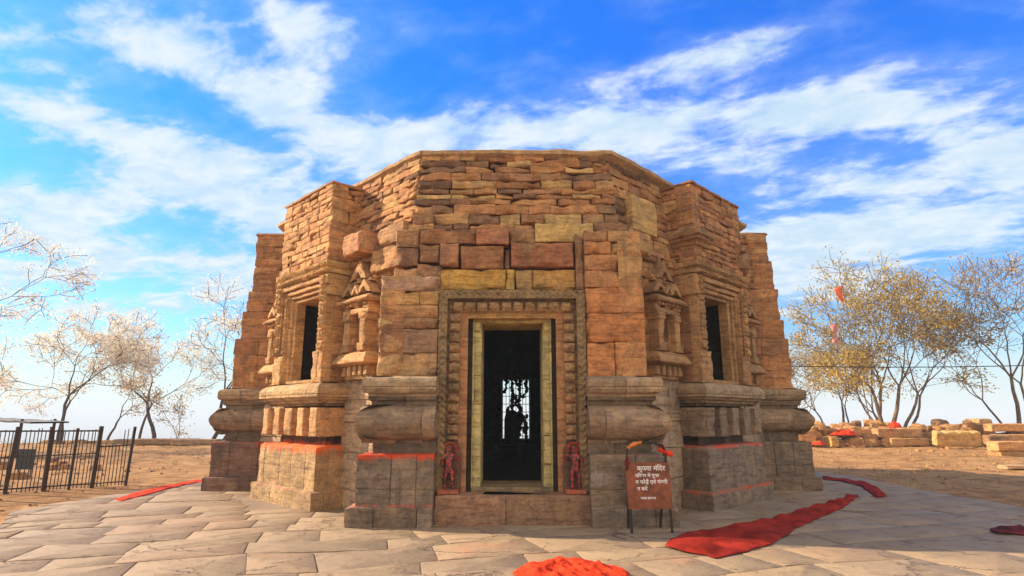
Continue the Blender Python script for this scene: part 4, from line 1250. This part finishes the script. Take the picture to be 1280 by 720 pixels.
tree(1102, 39, [(0, 0, (.05, 0), 3.5, .15), (.5, .2, (.26, .1), 3.8, .16), (.1, -.2, (-.50, 0), 2.2, .11), (1.1, .1, (.55, 0), 3.5, .12), (1.6, .3, (.85, .1), 3.2, .11), (-.2, .3, (.14, .2), 3.8, .14), (.3, .5, (-.22, .2), 2.6, .09)], M_LEAFO, M_BARK, 37, 5, (4, 8), .18, .27,
     'tallest olive yellow leaved tree with many stems behind the rubble', OG, GR)
tree(1275, 38, [(0, 0, (-.15, 0), 4.2, .15), (.7, .2, (.2, 0), 3.8, .12), (-.6, .2, (-.30, 0), 3.0, .09)], M_LEAFT, M_BARK, 41, 5, (3, 6), .15, .28, 'half bare tree with grey twigs at the right photo edge', OG, GR)
tree(1052, 42, [(0, 0, (-.15, 0), 2.5, .11), (-.7, .2, (-.4, 0), 2.3, .08), (.5, 0, (.15, 0), 2.4, .08)], M_LEAFT, M_BARKD, 43, 4, (22, 34), .16, .30, 'shorter tan leaved tree between the temple and the tall olive tree', OG, GR)
tree(1010, 44, [(0, 0, (.0, 0), 2.1, .07), (-.5, 0, (-.1, 0), 1.9, .06)], M_LEAFT, M_BARKD, 47, 4, (4, 7), .15, .34, 'thin sparse sapling close beside the temple right edge', OT, GR)
tree(1190, 45, [(0, 0, (-.15, 0), 2.0, .06), (.8, .3, (.2, 0), 1.9, .06)], M_LEAFT, M_BARK, 53, 4, (1, 3), .14, .3, 'nearly bare sapling in the gap right of the tall olive tree', OT, GR)
tree(1150, 47, [(0, 0, (.3, 0), 2.1, .07)], M_LEAFT, M_BARK, 59, 4, (4, 8), .15, .34, 'small leaning sapling behind the right stems of the olive tree', OT, GR)


def rockmesh(mb, seed, dims, col, boxy=.75, at_=(0, 0, 0), rotz=0.0, res=3, rough=.10):
    rg = random.Random(seed); bm = bmesh.new(); bmesh.ops.create_icosphere(bm, subdivisions=res, radius=1)
    planes = [(Vector(v).normalized(), rg.uniform(.80, .95)) for v in ((1, 0, 0), (-1, 0, 0), (0, 1, 0), (0, -1, 0), (0, 0, 1), (0, 0, -1))]
    planes = [((n + Vector((rg.gauss(0, .12), rg.gauss(0, .12), rg.gauss(0, .10)))).normalized(), h * boxy) for n, h in planes]
    for _ in range(7): planes.append((Vector((rg.gauss(0, 1), rg.gauss(0, 1), rg.gauss(0, 1))).normalized(), rg.uniform(.86, 1.1)))
    M = Matrix.Rotation(rotz, 3, 'Z')
    bm.verts.ensure_lookup_table(); idx = []
    for v in bm.verts:
        d = v.co.normalized(); r = 1.3
        for n, h in planes:
            k = d.dot(n)
            if k > .05: r = min(r, h / k)
        r *= 1 + rough * fbm(d * 3 + Vector((seed, 0, 0)))
        q = Vector((d.x * r * dims[0] / 2 / boxy, d.y * r * dims[1] / 2 / boxy, (d.z * r / boxy + .80) * dims[2] / 2))
        idx.append(mb.vert(M @ q + Vector(at_), col))
    for f in bm.faces: mb.face(tuple(idx[v.index] for v in f.verts), True)
    bm.free()


rr = random.Random(77)
TAN = [(.46, .29, .15), (.38, .235, .12), (.33, .205, .115), (.50, .36, .20), (.28, .18, .11), (.20, .135, .09), (.42, .25, .13)]
PROTO = []
for k in range(9):
    mb = MB(); rockmesh(mb, 100 + k, (1, .75, .55), TAN[k % len(TAN)], res=3); o = mb.build('rubble_stone', M_ROCK, sharp=30)
    PROTO.append(o)
used = [False] * len(PROTO)


def stone(x, y, z, s, rz, label, group, sc=(1, 1, 1), k=None, tilt=0):
    k = rr.randrange(len(PROTO)) if k is None else k
    o = PROTO[k]
    if used[k]: o = PROTO[k].copy(); COL.objects.link(o)
    used[k] = True
    o.location = (x, y, z); o.scale = (s * sc[0], s * sc[1], s * sc[2]); o.rotation_euler = (tilt, tilt * .5, rz)
    return tag(o, label, 'stone', group)


LR = 'rough broken stone in the long rubble heap on the right hilltop edge'
LF = 'small loose stone lying on the bare earth right of the temple'
LL = 'low grey brown stone in the line along the left hilltop edge'
for i in range(170):                              # the rubble bank on the right
    px = rr.uniform(985, 1310); dist = rr.uniform(33.6, 36.0); x, y = at(px, dist)
    up = rr.choice((0, 0, 1, 1, 1, 2, 2))
    s = rr.uniform(.6, 1.35) * (1.1, .9, .7)[up]
    if up == 0 and dist > 35: x, y = at(px, 33.2)
    stone(x, y, gz(x, y) - .06 + (0, .5, .88)[up] + rr.uniform(-.05, .1), s, rr.uniform(0, 6.28), LR, 'rubble heap stones', (1, rr.uniform(.7, 1.1), rr.uniform(.7, 1.25)), tilt=rr.uniform(-.25, .25))
for i in range(18):
    px = rr.uniform(1015, 1280); dist = rr.uniform(17.5, 31); x, y = at(px, dist)
    if inside(Vector((x, y)), POLY): continue
    stone(x, y, gz(x, y) - .03, rr.uniform(.12, .42), rr.uniform(0, 6.28), LF, 'loose stones on the right earth', (1, .8, .6))
for i in range(46):                              # low line of stones on the left
    px = rr.uniform(60, 300); dist = rr.uniform(35.5, 38.5); x, y = at(px, dist)
    stone(x, y, gz(x, y) - .08, rr.uniform(.45, 1.0), rr.uniform(0, 6.28), LL, 'hilltop edge stones', (1.3, .8, rr.uniform(.5, .8)), tilt=rr.uniform(-.1, .1))


def slabmesh(name, dims, col, seed, pits=None, mat=None, seg=(16, 5, 4)):
    """a dressed architectural stone: box with worn edges"""
    mb = MB(); F = Face(0); L, W, H = dims
    cells = dict(rough=.014, rnd=.03, back=.02, skew=.004)
    rows = []
    n1 = 26; sv = Vector((seed, seed * .7, 3))
    def surf(a, t):   # a along length 0..1, t round the section 0..1 -> superellipse section
        th = 2 * math.pi * t; c, s = math.cos(th), math.sin(th); k = 9
        r = (abs(c) ** k + abs(s) ** k) ** (-1 / k)
        e = 1 - .10 * max(0, 1 - min(a, 1 - a) * L / .06) ** 2
        y, z = c * r * W / 2 * e, s * r * H / 2 * e
        x = (a - .5) * L
        d = 1 + .022 * fbm(Vector((x * 2.5, y * 4, z * 4)) + sv, 4) / max(.2, min(W, H))
        if pits: d -= pits(x, y, z)
        return Vector((x, y * d, z * d + H / 2))
    m = 40
    for i in range(n1 + 1 if not pits else 60): 
        a = i / (n1 if not pits else 59); rows.append([surf(a, (j + .5) / m) for j in range(m)])
    mb.grid(rows, col, True, closed=True)
    mb.face(tuple(mb.vert(p, col) for p in rows[0])); mb.face(tuple(mb.vert(p, col) for p in rows[-1][::-1]))
    return mb.build(name, mat or M_ROCK, None, sharp=40)


def place(o, px, dist, z, rz, label, cat, group=None, rx=0.0):
    x, y = at(px, dist); o.location = (x, y, gz(x, y) + z); o.rotation_euler = (rx, 0, rz)
    return tag(o, label, cat, group)


GB = 'dressed temple stones laid in the rubble'
ORN = (.56, .34, .17)
place(slabmesh('stone_beam', (4.2, .62, .40), (.60, .37, .20), 1), 1290, 26, .22, R(6), 'long smooth orange stone beam lying in front of the right rubble', 'stone beam', GB)
place(slabmesh('stone_beam', (4.4, .8, .22), (.40, .26, .13), 2), 1292, 26.1, .0, R(6), 'flat darker slab lying under the long orange beam', 'stone slab', GB)
place(slabmesh('stone_beam', (3.6, .7, .42), ORN, 3), 1275, 33, .78, R(-3), 'orange stone beam resting on top of the rubble at the right edge', 'stone beam', GB)
place(slabmesh('stone_beam', (3.4, .6, .40), (.50, .32, .17), 4), 1275, 32.4, .30, R(2), 'tan stone beam lower in the rubble at the right edge', 'stone beam', GB)
pit = lambda x, y, z: .22 * max(0, math.cos(x * 9.5) * math.cos((z) * 13 + .6 + (1.57 if int((x * 9.5 + 1.57) // 3.14) % 2 else 0))) ** 3
place(slabmesh('carved_slab', (2.1, .5, .78), (.56, .40, .19), 5, pits=pit), 1190, 31.6, .16, R(-8), 'yellow carved slab pitted with rows of hollows leaning on the rubble', 'carved slab', GB, rx=R(12))
place(slabmesh('stone_block', (1.2, .8, .16), (.42, .27, .14), 15), 1190, 31.4, .0, R(-8), 'thin flat slab under the pitted yellow carved slab', 'stone slab', GB)
place(slabmesh('stone_block', (1.05, .9, .95), (.54, .35, .20), 6), 1222, 35.0, .55, R(20), 'squarish tan block standing highest on the right rubble', 'stone block', GB)
place(slabmesh('stone_block', (.9, .8, .52), (.30, .20, .125), 7), 1240, 32.0, .16, R(-16), 'dark brown squared block between the carved slab and the beams', 'stone block', GB)
place(slabmesh('stone_beam', (2.5, .6, .50), (.50, .32, .18), 8), 1118, 33.5, .50, R(4), 'tan beam lying across the rubble below the tall olive tree', 'stone beam', GB)
place(slabmesh('stone_beam', (1.9, .55, .42), (.46, .31, .16), 9), 1130, 33.0, .05, R(-5), 'tan stone drum lying under the beam below the olive tree', 'stone beam', GB)
place(slabmesh('stone_beam', (3.0, .7, .34), (.34, .23, .14), 10), 1060, 33.5, .10, R(3), 'grey brown slab low in the rubble left of the olive tree', 'stone slab', GB)
place(slabmesh('stone_beam', (2.4, .6, .30), (.55, .36, .21), 11), 1058, 34.2, .68, R(-4), 'pale flat slab on the rubble above the first red cloth', 'stone slab', GB)
place(slabmesh('stone_block', (.45, .6, .55), (.55, .38, .13), 12), 1036, 32.6, .05, R(12), 'yellowish upright block at the left end of the right rubble', 'stone block', GB)
place(slabmesh('stone_block', (.9, .4, .12), (.48, .36, .26), 13), 1258, 20.0, .02, R(4), 'pale flat slab on the shaded earth near the right edge', 'stone slab', GB)
for (px, dist, L, c, lab) in ((213, 35.6, 3.4, (.26, .20, .15), 'long grey stone slab in the left hilltop stone line'), (250, 35.2, 2.6, (.31, .235, .175), 'paler grey slab at the temple end of the left stone line'), (170, 36, 2.0, (.22, .165, .125), 'short dark slab near the fence end of the left stone line')):
    place(slabmesh('stone_beam', (L, .8, .34), c, px), px, dist, .02, R(rr.uniform(-6, 6)), lab, 'stone slab', GB)
# loose gravel and dry grass on the earth
mb = MB(); rg = random.Random(3)
nst = 0
while nst < 1500:
    px = rg.uniform(-40, 1320); dist = 9 + 27 * rg.random() ** .8; x, y = at(px, dist)
    if inside(Vector((x * 1.0, y)), POLY) or (abs(x) < 8.3 and abs(y) < 9): continue
    nst += 1
    s = rg.uniform(.015, .06) * (1.6 if rg.random() < .06 else 1); z = gz(x, y); col = jitcol(rg, TAN, .2)
    a = rg.uniform(0, 6.28); q = [Vector((x + s * math.cos(a + k * 1.57) * rg.uniform(.7, 1.2), y + s * math.sin(a + k * 1.57), z - .01)) for k in range(4)]
    t = [p.lerp(Vector((x, y, z)), .45) + Vector((0, 0, s * rg.uniform(.6, 1.0))) for p in q]
    mb.grid([q, t], col, False, closed=True); mb.face(tuple(mb.vert(p, col) for p in t))
tag(mb.build('gravel', M_ROCK), kind='stuff')
mb = MB()
for i in range(1000):
    px = rg.uniform(-60, 1330); dist = rg.uniform(13, 41); x, y = at(px, dist)
    if (abs(x) < 9.2 and y < 9) or noise.noise(Vector((x * .25, y * .25, 6))) < -.05: continue
    z = gz(x, y)
    for k in range(14):
        a = rg.uniform(0, 6.28); l = rg.uniform(.06, .26) * (1.7 if dist > 30 else 1); bx, by = x + rg.gauss(0, .09), y + rg.gauss(0, .09)
        d = Vector((math.cos(a), math.sin(a), 0)); w = d.cross(Vector((0, 0, 1))) * .006; t = rg.random()
        b0 = Vector((bx, by, z - .01)); tip = b0 + d * l * rg.uniform(.2, .8) + Vector((0, 0, l))
        mb.face(tuple(mb.vert(v, (t, t, t)) for v in (b0 - w, b0 + w, tip)))
tag(mb.build('grass', M_GRASS, sharp=0), kind='stuff')

mb = MB(); rl = random.Random(5)
for i in range(700):
    x, y = rl.uniform(-8, 9), rl.uniform(-11.5, -.5)
    if not inside(Vector((x, y)), POLY) or (abs(x) < 2.7 and y > -7.1) or (abs(x) + abs(y) < 9.0): continue
    if noise.noise(Vector((x * .7, y * .7, 3))) < -.05: continue
    s_ = rl.uniform(.008, .026); a = rl.uniform(0, 6.28); t = rl.random()
    q = [Vector((x + s_ * math.cos(a + k_ * 1.57) * (1.6 if k_ % 2 else .7), y + s_ * math.sin(a + k_ * 1.57) * (1.6 if k_ % 2 else .7), .008 + rl.uniform(0, .012))) for k_ in range(4)]
    mb.face(tuple(mb.vert(p, (t, t, t)) for p in q))
tag(mb.build('leaf_litter', M_GRASS, sharp=0), kind='stuff')

# ------------------------------------------------------------------ iron fence, shelter and board on the left
A0 = Vector((-9.58, -.80)); DV = (Vector((-11.22, -2.53)) - A0).normalized()
fence = tag(empty('iron_fence', (A0.x, A0.y, gz(A0.x, A0.y))), 'rusty dark iron railing with upright bars on the left of the forecourt', 'fence')


def fp(s, z, off=0.0):
    p = DV * s + Vector((-DV.y, DV.x)) * off; return Vector((p.x, p.y, z))


def bar(name, p, q, w, parent, mat=M_IRON, round_=False):
    mb = MB(); d = (q - p).normalized(); a = d.cross(Vector((0, 0, 1)) if abs(d.z) < .9 else Vector((DV.x, DV.y, 0))).normalized() * w; b = d.cross(a).normalized() * w
    if round_: ring = lambda c: [c + (a * math.cos(k * math.pi / 3) + b * math.sin(k * math.pi / 3)) for k in range(6)]
    else: ring = lambda c: [c + a + b, c - a + b, c - a - b, c + a - b]
    r0, r1 = ring(p), ring(q)
    mb.grid([r0, r1], (.05, .04, .03), round_, closed=True); mb.face(tuple(mb.vert(v, (0, 0, 0)) for v in r0[::-1])); mb.face(tuple(mb.vert(v, (0, 0, 0)) for v in r1))
    return mb.build(name, mat, parent)


for s, h, w, lean in ((0, 1.42, .030, .05), (.70, 1.44, .042, .03), (1.15, 1.40, .028, .01), (1.62, 1.44, .040, -.02), (2.3, 1.45, .036, .04), (3.2, 1.44, .04, 0), (4.3, 1.44, .04, 0)):
    bar('post', fp(s, -.1), fp(s - lean, h), w, fence)
bar('rail', fp(.68, 1.33), fp(4.4, 1.38), .018, fence); bar('rail', fp(.0, .97), fp(.70, .95), .016, fence)
bar('rail', fp(.70, .10), fp(4.4, .12), .016, fence); bar('rail', fp(0, .10), fp(.70, .10), .012, fence); bar('rail', fp(.70, .80), fp(4.4, .78), .012, fence)
s = .08; rf = random.Random(9)
while s < 4.3:
    h = 1.36 if (s > .72 or s < .22) else .99
    bar('picket', fp(s, .02), fp(s + rf.uniform(-.012, .012), h + rf.uniform(-.02, .05)), .0105, fence, round_=True); s += rf.uniform(.062, .092)

x, y = at(12, 26)
sh = tag(empty('open_shelter', (x, y, gz(x, y))), 'low open shelter with a thin flat sheet roof behind the iron fence', 'shelter')
mb = MB(); F0 = Face(0)
rows = [[Vector((-2.6 + 4.4 * i / 14, -1.1 + 2.2 * j, 1.70 - .016 * i + .02 * math.sin(i * 2.2))) for i in range(15)] for j in (0, 1)]
rows = [[p - Vector((0, 0, .07)) for p in rows[0]], rows[0], rows[1], [p - Vector((0, 0, .07)) for p in rows[1]], [p - Vector((0, 0, .07)) for p in rows[0]]]
mb.grid(rows, (.3, .25, .2), False); mb.build('roof', M_TIN, sh)
for (px_, py_) in ((-2.4, -.9), (1.3, -.9), (-2.4, .9), (1.3, .9), (-.5, -.9)): bar('post', Vector((px_, py_, -.1)), Vector((px_, py_, 1.58)), .05, sh)
x, y = at(41, 17.5)
bd = tag(empty('dark_board', (x, y, gz(x, y))), 'dark blank board on short legs inside the iron fence', 'board')
mb = MB(); box(mb, F0, -.25, .25, -.015, .015, .22, .78, (.03, .03, .03)); mb.build('panel', M_BOARDD, bd)
for u in (-.18, .18): bar('leg', Vector((u, .03, -.05)), Vector((u, .03, .6)), .018, bd)
for i in range(9):
    px = rr.uniform(4, 150); dist = rr.uniform(17.0, 22); x, y = at(px, dist)
    stone(x, y, gz(x, y) - .03, rr.uniform(.25, .55), rr.uniform(0, 6.28), 'broken stone lying on the earth behind the iron fence', 'stones behind the fence')

# ------------------------------------------------------------------ signboard
sg = tag(empty('signboard', (1.97, -7.14, 0)), 'brown metal signboard with white lettering standing before the right plinth', 'signboard')
sg.rotation_euler = (0, 0, R(4)); sg.scale = (1, 1, .95)
tl = lambda z: .06 - .14 * z / 1.0        # the stand leans back
for sd in (-1, 1):
    bar('leg', Vector((.29 * sd, -.10, 0)), Vector((.29 * sd, .03, 1.06)), .014, sg, M_IRON)
    bar('leg', Vector((.24 * sd, .28, 0)), Vector((.285 * sd, .05, 1.02)), .013, sg, M_IRON)
mb = MB()
ts = R(7)
def sp(u, w, d): return Vector((u, -.088 + math.sin(ts) * (w - .12) + d * math.cos(ts) - .01, w))
rows = [[sp(u, w, 0) for u in (-.325, -.32, .32, .325)] for w in (.335, .34, .995, 1.0)]
fr = [sp(-.325, .335, -.012), sp(.325, .335, -.012), sp(.325, 1.0, -.012), sp(-.325, 1.0, -.012)]
bk = [sp(-.325, .335, .010), sp(.325, .335, .010), sp(.325, 1.0, .010), sp(-.325, 1.0, .010)]
mb.grid([fr, bk], (.3, .1, .03), False, closed=True); mb.face(tuple(mb.vert(p, (.3, .1, .03)) for p in fr)); mb.face(tuple(mb.vert(p, (.3, .1, .03)) for p in bk[::-1]))
mb.build('panel', M_BOARD, sg)
mb = MB()
arc = [sp(-.29, 1.0, .0)] + [sp(.29 * math.cos(math.pi * (1 - t)), 1.10 + .20 * math.sin(math.pi * t) ** .7, .0) for t in [i / 16 for i in range(17)]] + [sp(.29, 1.0, .0)]
tube(mb, arc, [.016] * len(arc), (.3, .1, .03), 8); mb.build('arched_frame', M_IRON, sg)
for (txt, w, sz, xo) in (('कृपया मंिदर', .885, .098, -.155), ('पिरसर में पूजा', .79, .070, -.19), ('न फोड़ें एवं गंदगी', .695, .078, -.19), ('न करें', .60, .075, -.175), ('भारत सरकार', .475, .048, -.14)):
    cu = bpy.data.curves.new('lettering', 'FONT'); cu.body = txt; cu.size = sz; cu.extrude = .0015; cu.offset = .0012; cu.materials.append(M_LET)
    tmp = bpy.data.objects.new('lettering_outline', cu)
    me = bpy.data.meshes.new_from_object(tmp); bpy.data.objects.remove(tmp)
    o = bpy.data.objects.new('lettering', me); COL.objects.link(o); o.parent = sg
    o.location = sp(xo, w, -.0155); o.rotation_euler = (R(90) - ts, 0, 0)


def wrap(name, pts, r, mat, parent, label, seed):
    """a short strip of cloth wound round a bar with hanging ends"""
    mb = MB(); rg = random.Random(seed)
    tube(mb, pts, [r * (1 + .35 * math.sin(i * 2.1 + seed)) for i in range(len(pts))], (.5, .1, .05), 8)
    o = mb.build(name, mat, parent); 
    return tag(o, label, 'cloth', 'cloth strips tied to the signboard')


M_ORC = plain_mat('orange_cloth', (.62, .17, .035), .85, 0, .25, 6, .4, .2)
base = sg.matrix_basis
def W(p): return Matrix.Translation((1.97, -7.14, 0)) @ Matrix.Rotation(R(4), 4, 'Z') @ Vector((p.x, p.y, p.z * .95))
arcW = [W(p) for p in arc]
wrap('cloth_strip', arcW[3:9], .027, M_ORC, None, 'orange cloth strip wound along the left of the signboard arch', 2)
wrap('cloth_strip', [W(sp(-.285, 1.09, 0)), W(sp(-.29, 1.05, -.01)), W(sp(-.30, .98, -.03)), W(sp(-.31, .93, -.035)), W(sp(-.315, .90, -.03))], .026, M_DRED, None, 'dark red cloth tail hanging from the left of the signboard arch', 4)
wrap('cloth_strip', arcW[13:18], .034, M_DRED, None, 'dark red cloth wound on the right of the signboard arch', 6)
wrap('cloth_strip', [W(sp(.20, 1.20, 0)), W(sp(.24, 1.165, -.02)), W(sp(.30, 1.15, -.02)), W(sp(.36, 1.13, -.015)), W(sp(.385, 1.10, 0))], .034, M_RED2, None, 'bright red cloth tail sticking out right of the signboard arch', 8)


# ------------------------------------------------------------------ red cloths on the paving
def loft(name, top, bot, mat, label, cat, amp=.02, n=46, m=16, seed=0, group=None, gzf=None, amp2=.0):
    def samp(pl, t):
        L = [0]; 
        for a, b in zip(pl, pl[1:]): L.append(L[-1] + math.hypot(b[0] - a[0], b[1] - a[1]))
        q = t * L[-1]
        for i in range(len(pl) - 1):
            if q <= L[i + 1] + 1e-9:
                k = (q - L[i]) / max(1e-9, L[i + 1] - L[i]); return Vector((lerp(pl[i][0], pl[i + 1][0], k), lerp(pl[i][1], pl[i + 1][1], k)))
        return Vector(pl[-1])
    mb = MB(); rows = []
    for i in range(n + 1):
        a, b = samp(top, i / n), samp(bot, i / n); r = []
        for j in range(m + 1):
            s_ = j / m
            p = a.lerp(b, s_)
            e = min(1, min(s_, 1 - s_) * 6, min(i / n, 1 - i / n) * 12)
            wav = noise.noise(Vector((p.x * 1.3 + seed, p.y * 3.4, 2))) + .6 * noise.noise(Vector((p.x * 3.1, p.y * 7 + seed, 8))) + .3 * noise.noise(Vector((p.x * 9, p.y * 12, 4)))
            fold = abs(math.sin((p.y * 5.2 + p.x * 1.1) + 1.2 * noise.noise(Vector((p.x, p.y, seed))))) ** 4
            z = .006 + amp * max(0, .45 + wav) * (.35 + .65 * e) + amp2 * fold * e
            q = p + Vector((noise.noise(Vector((p.x * 4, p.y * 4, 11))), noise.noise(Vector((p.x * 4, p.y * 4, 15))))) * .03
            base_ = gzf(q.x, q.y) if gzf else 0
            r.append(Vector((q.x, q.y, base_ + z)))
        rows.append(r)
    mb.grid(rows, (.5, .03, .02), True)
    o = mb.build(name, mat, None, sharp=0)
    so_ = o.modifiers.new('thick', 'SOLIDIFY'); so_.thickness = .003; so_.offset = -1
    return tag(o, label, cat, group)


T1 = [(1.95, -8.09), (2.12, -7.65), (2.76, -7.09), (3.44, -6.65), (4.04, -6.23), (4.74, -5.54), (5.58, -4.73), (6.5, -3.79), (7.29, -3.06)]
B1 = [(1.94, -8.18), (2.08, -8.45), (2.27, -8.61), (2.36, -8.77), (2.87, -8.4), (3.34, -8.0), (3.99, -7.15), (4.83, -6.16), (5.96, -4.92), (7.07, -3.44)]
T2 = [(8.4, 0.57), (8.64, -0.24), (8.72, -0.97), (8.29, -2.1), (7.67, -3.44)]
B2 = [(8.02, -0.24), (8.27, -0.62), (8.14, -1.64), (7.61, -2.93), (7.3, -3.67)]
T3 = [(-7.81, -3.9), (-8.07, -2.93), (-8.14, -1.79), (-8.13, -0.8), (-7.98, -0.05)]
B3 = [(-7.53, -4.12), (-7.59, -3.31), (-7.71, -2.39), (-7.81, -1.31), (-7.67, -0.62)]
GC = 'red cloths on the paving'
loft('red_cloth', T1, B1, M_RED, 'long dark red cloth runner crossing the paving right of the signboard', 'cloth', .05, 110, 36, 1, GC, amp2=.05)
loft('red_cloth', T2, B2, M_RED, 'narrow red cloth runner curving past the far right end of the temple', 'cloth', .05, 40, 10, 5, GC, amp2=.03)
loft('red_cloth', T3, B3, M_RED2, 'thin faded red cloth strip lying on the paving left of the temple', 'cloth', .03, 40, 8, 9, GC)


def heap(name, c, rx_, ry_, h, mat, label, cat, seed, group=None, n=150, m=60, base=0.0):
    """a cloth thrown down in a crumpled heap: a sheet with a ragged rim, ridges and hollows"""
    mb = MB(); rows = []
    for i in range(m + 1):
        t = i / m; r = []
        for j in range(n):
            a = 2 * math.pi * j / n; d = Vector((math.cos(a), math.sin(a)))
            rim = 1 + .16 * noise.noise(Vector((d.x * 1.6, d.y * 1.6, seed))) + .07 * noise.noise(Vector((d.x * 6, d.y * 6, seed)))
            p = Vector((c[0] + d.x * rx_ * t * rim, c[1] + d.y * ry_ * t * rim))
            q = Vector((p.x * 3.0, p.y * 3.0, seed))
            rid = (1 - abs(noise.noise(q * 1.2))) ** 4 * .5 + (1 - abs(noise.noise(Vector((q.x * 2.2 + q.y * .9, q.y * 1.2, seed))))) ** 5 * .5 + (1 - abs(noise.noise(q * 5.5))) ** 6 * .08
            z = base + .012 + h * (1 - t ** 2.2) ** .8 * (.30 + .75 * rid) + .02 * (1 - t) * noise.noise(q * 6) + .012 * (rid) * (t > .9)
            s_ = noise.noise(q * .9 + Vector((4, 4, 4))) * .05
            r.append(Vector((p.x + s_, p.y - s_, z)))
        rows.append(r)
    mb.grid(rows, (.7, .05, .02), True, closed=True)
    o = mb.build(name, mat, None, sharp=0)
    so_ = o.modifiers.new('thick', 'SOLIDIFY'); so_.thickness = .006; so_.offset = -1
    return tag(o, label, cat, group)


heap('red_cloth', (.60, -9.62), .62, .68, .15, M_RED2, 'bright orange red cloth crumpled in a heap at the lower edge before the door', 'cloth', 3.3, GC)
heap('red_cloth', (7.22, -7.22), .46, .22, .09, M_DRED, 'very dark red rag crumpled at the right edge of the paving', 'cloth', 8.1, GC, 40, 14)
GR2 = 'red cloths caught on the rubble'
for (px, dist, z, rx_, ry_, h, lab, sd_) in ((1053, 33.0, .62, .75, .4, .32, 'red cloth lying on the rubble left of the olive tree', 1.1), (1117, 32.9, 1.02, .35, .25, .42, 'red cloth bunched up on the beam under the olive tree', 6.2), (1020, 32.4, .12, .40, .3, .22, 'faint orange red cloth low beside the temple right plinth', 4.7)):
    x, y = at(px, dist); heap('red_cloth', (x, y), rx_, ry_, h, M_RED2, lab, 'cloth', sd_, GR2, 30, 12, gz(x, y) + z)

# ------------------------------------------------------------------ flag pole, caught cloth, cable
x, y = at(1071, 36.8)
fl = tag(empty('flag_pole', (x, y, gz(x, y))), 'thin pole with a small red pennant rising from the trees on the right', 'flag')
mb = MB(); tube(mb, [Vector((.9, 0, -.1)), Vector((.45, 0, 5)), Vector((.08, 0, 9.9))], [.035, .028, .014], (.2, .15, .1), 6); mb.build('pole', M_BARK, fl)
mb = MB()
rows = [[Vector((.08 - .55 * (i / 8) * (1 - .75 * j / 6), .06 * math.sin(i * .9 + j * .5), 9.85 - .95 * j / 6 - .25 * (i / 8))) for i in range(9)] for j in range(7)]
mb.grid(rows, (.7, .1, .03), True); o = mb.build('pennant', plain_mat('pennant_cloth', (.75, .12, .03), .85), fl, sharp=0); o.modifiers.new('thick', 'SOLIDIFY').thickness = .006
x, y = at(1056, 37.2)
mb = MB()
rows = [[Vector((x + .30 * (i / 6 - .5) * (1 + .4 * math.sin(j)), y + .08 * math.sin(i * 1.3 + j), 7.35 - 1.25 * j / 9)) for i in range(7)] for j in range(10)]
mb.grid(rows, (.6, .2, .2), True); o = mb.build('hanging_cloth', M_PINK, None, sharp=0); o.modifiers.new('thick', 'SOLIDIFY').thickness = .008
tag(o, 'faded pink cloth caught in the twigs of the shorter tan tree', 'cloth')
mb = MB()
pts = []
for i in range(41):
    t = i / 40; X = 5.2 + 37 * t; Y = 6.5 + 6.0 * t
    pts.append(Vector((X, Y, 3.62 + 1.55 * t - 4 * .62 * t * (1 - t))))
tube(mb, pts, [.019] * len(pts), (.02, .02, .02), 6)
tag(mb.build('overhead_cable', M_CABLE), 'black cable sagging across the trees from behind the temple to the right', 'cable')
# ------------------------------------------------------------------ dusty air over the plain
m = bpy.data.materials.new('dusty_air'); m.use_nodes = True; g = NG(m.node_tree); g.n.clear()
out = g.new('ShaderNodeOutputMaterial'); pv_ = g.new('ShaderNodeVolumePrincipled')
pv_.inputs['Color'].default_value = (.86, .95, 1.0, 1); pv_.inputs['Density'].default_value = .0010; pv_.inputs['Anisotropy'].default_value = .0
g.l.new(pv_.outputs[0], out.inputs['Volume'])
mb = MB(); box(mb, F0, -5200, 5200, -5200, 5200, -90, 18, (1, 1, 1)); tag(mb.build('haze', m), kind='stuff')
bpy.context.view_layer.update()
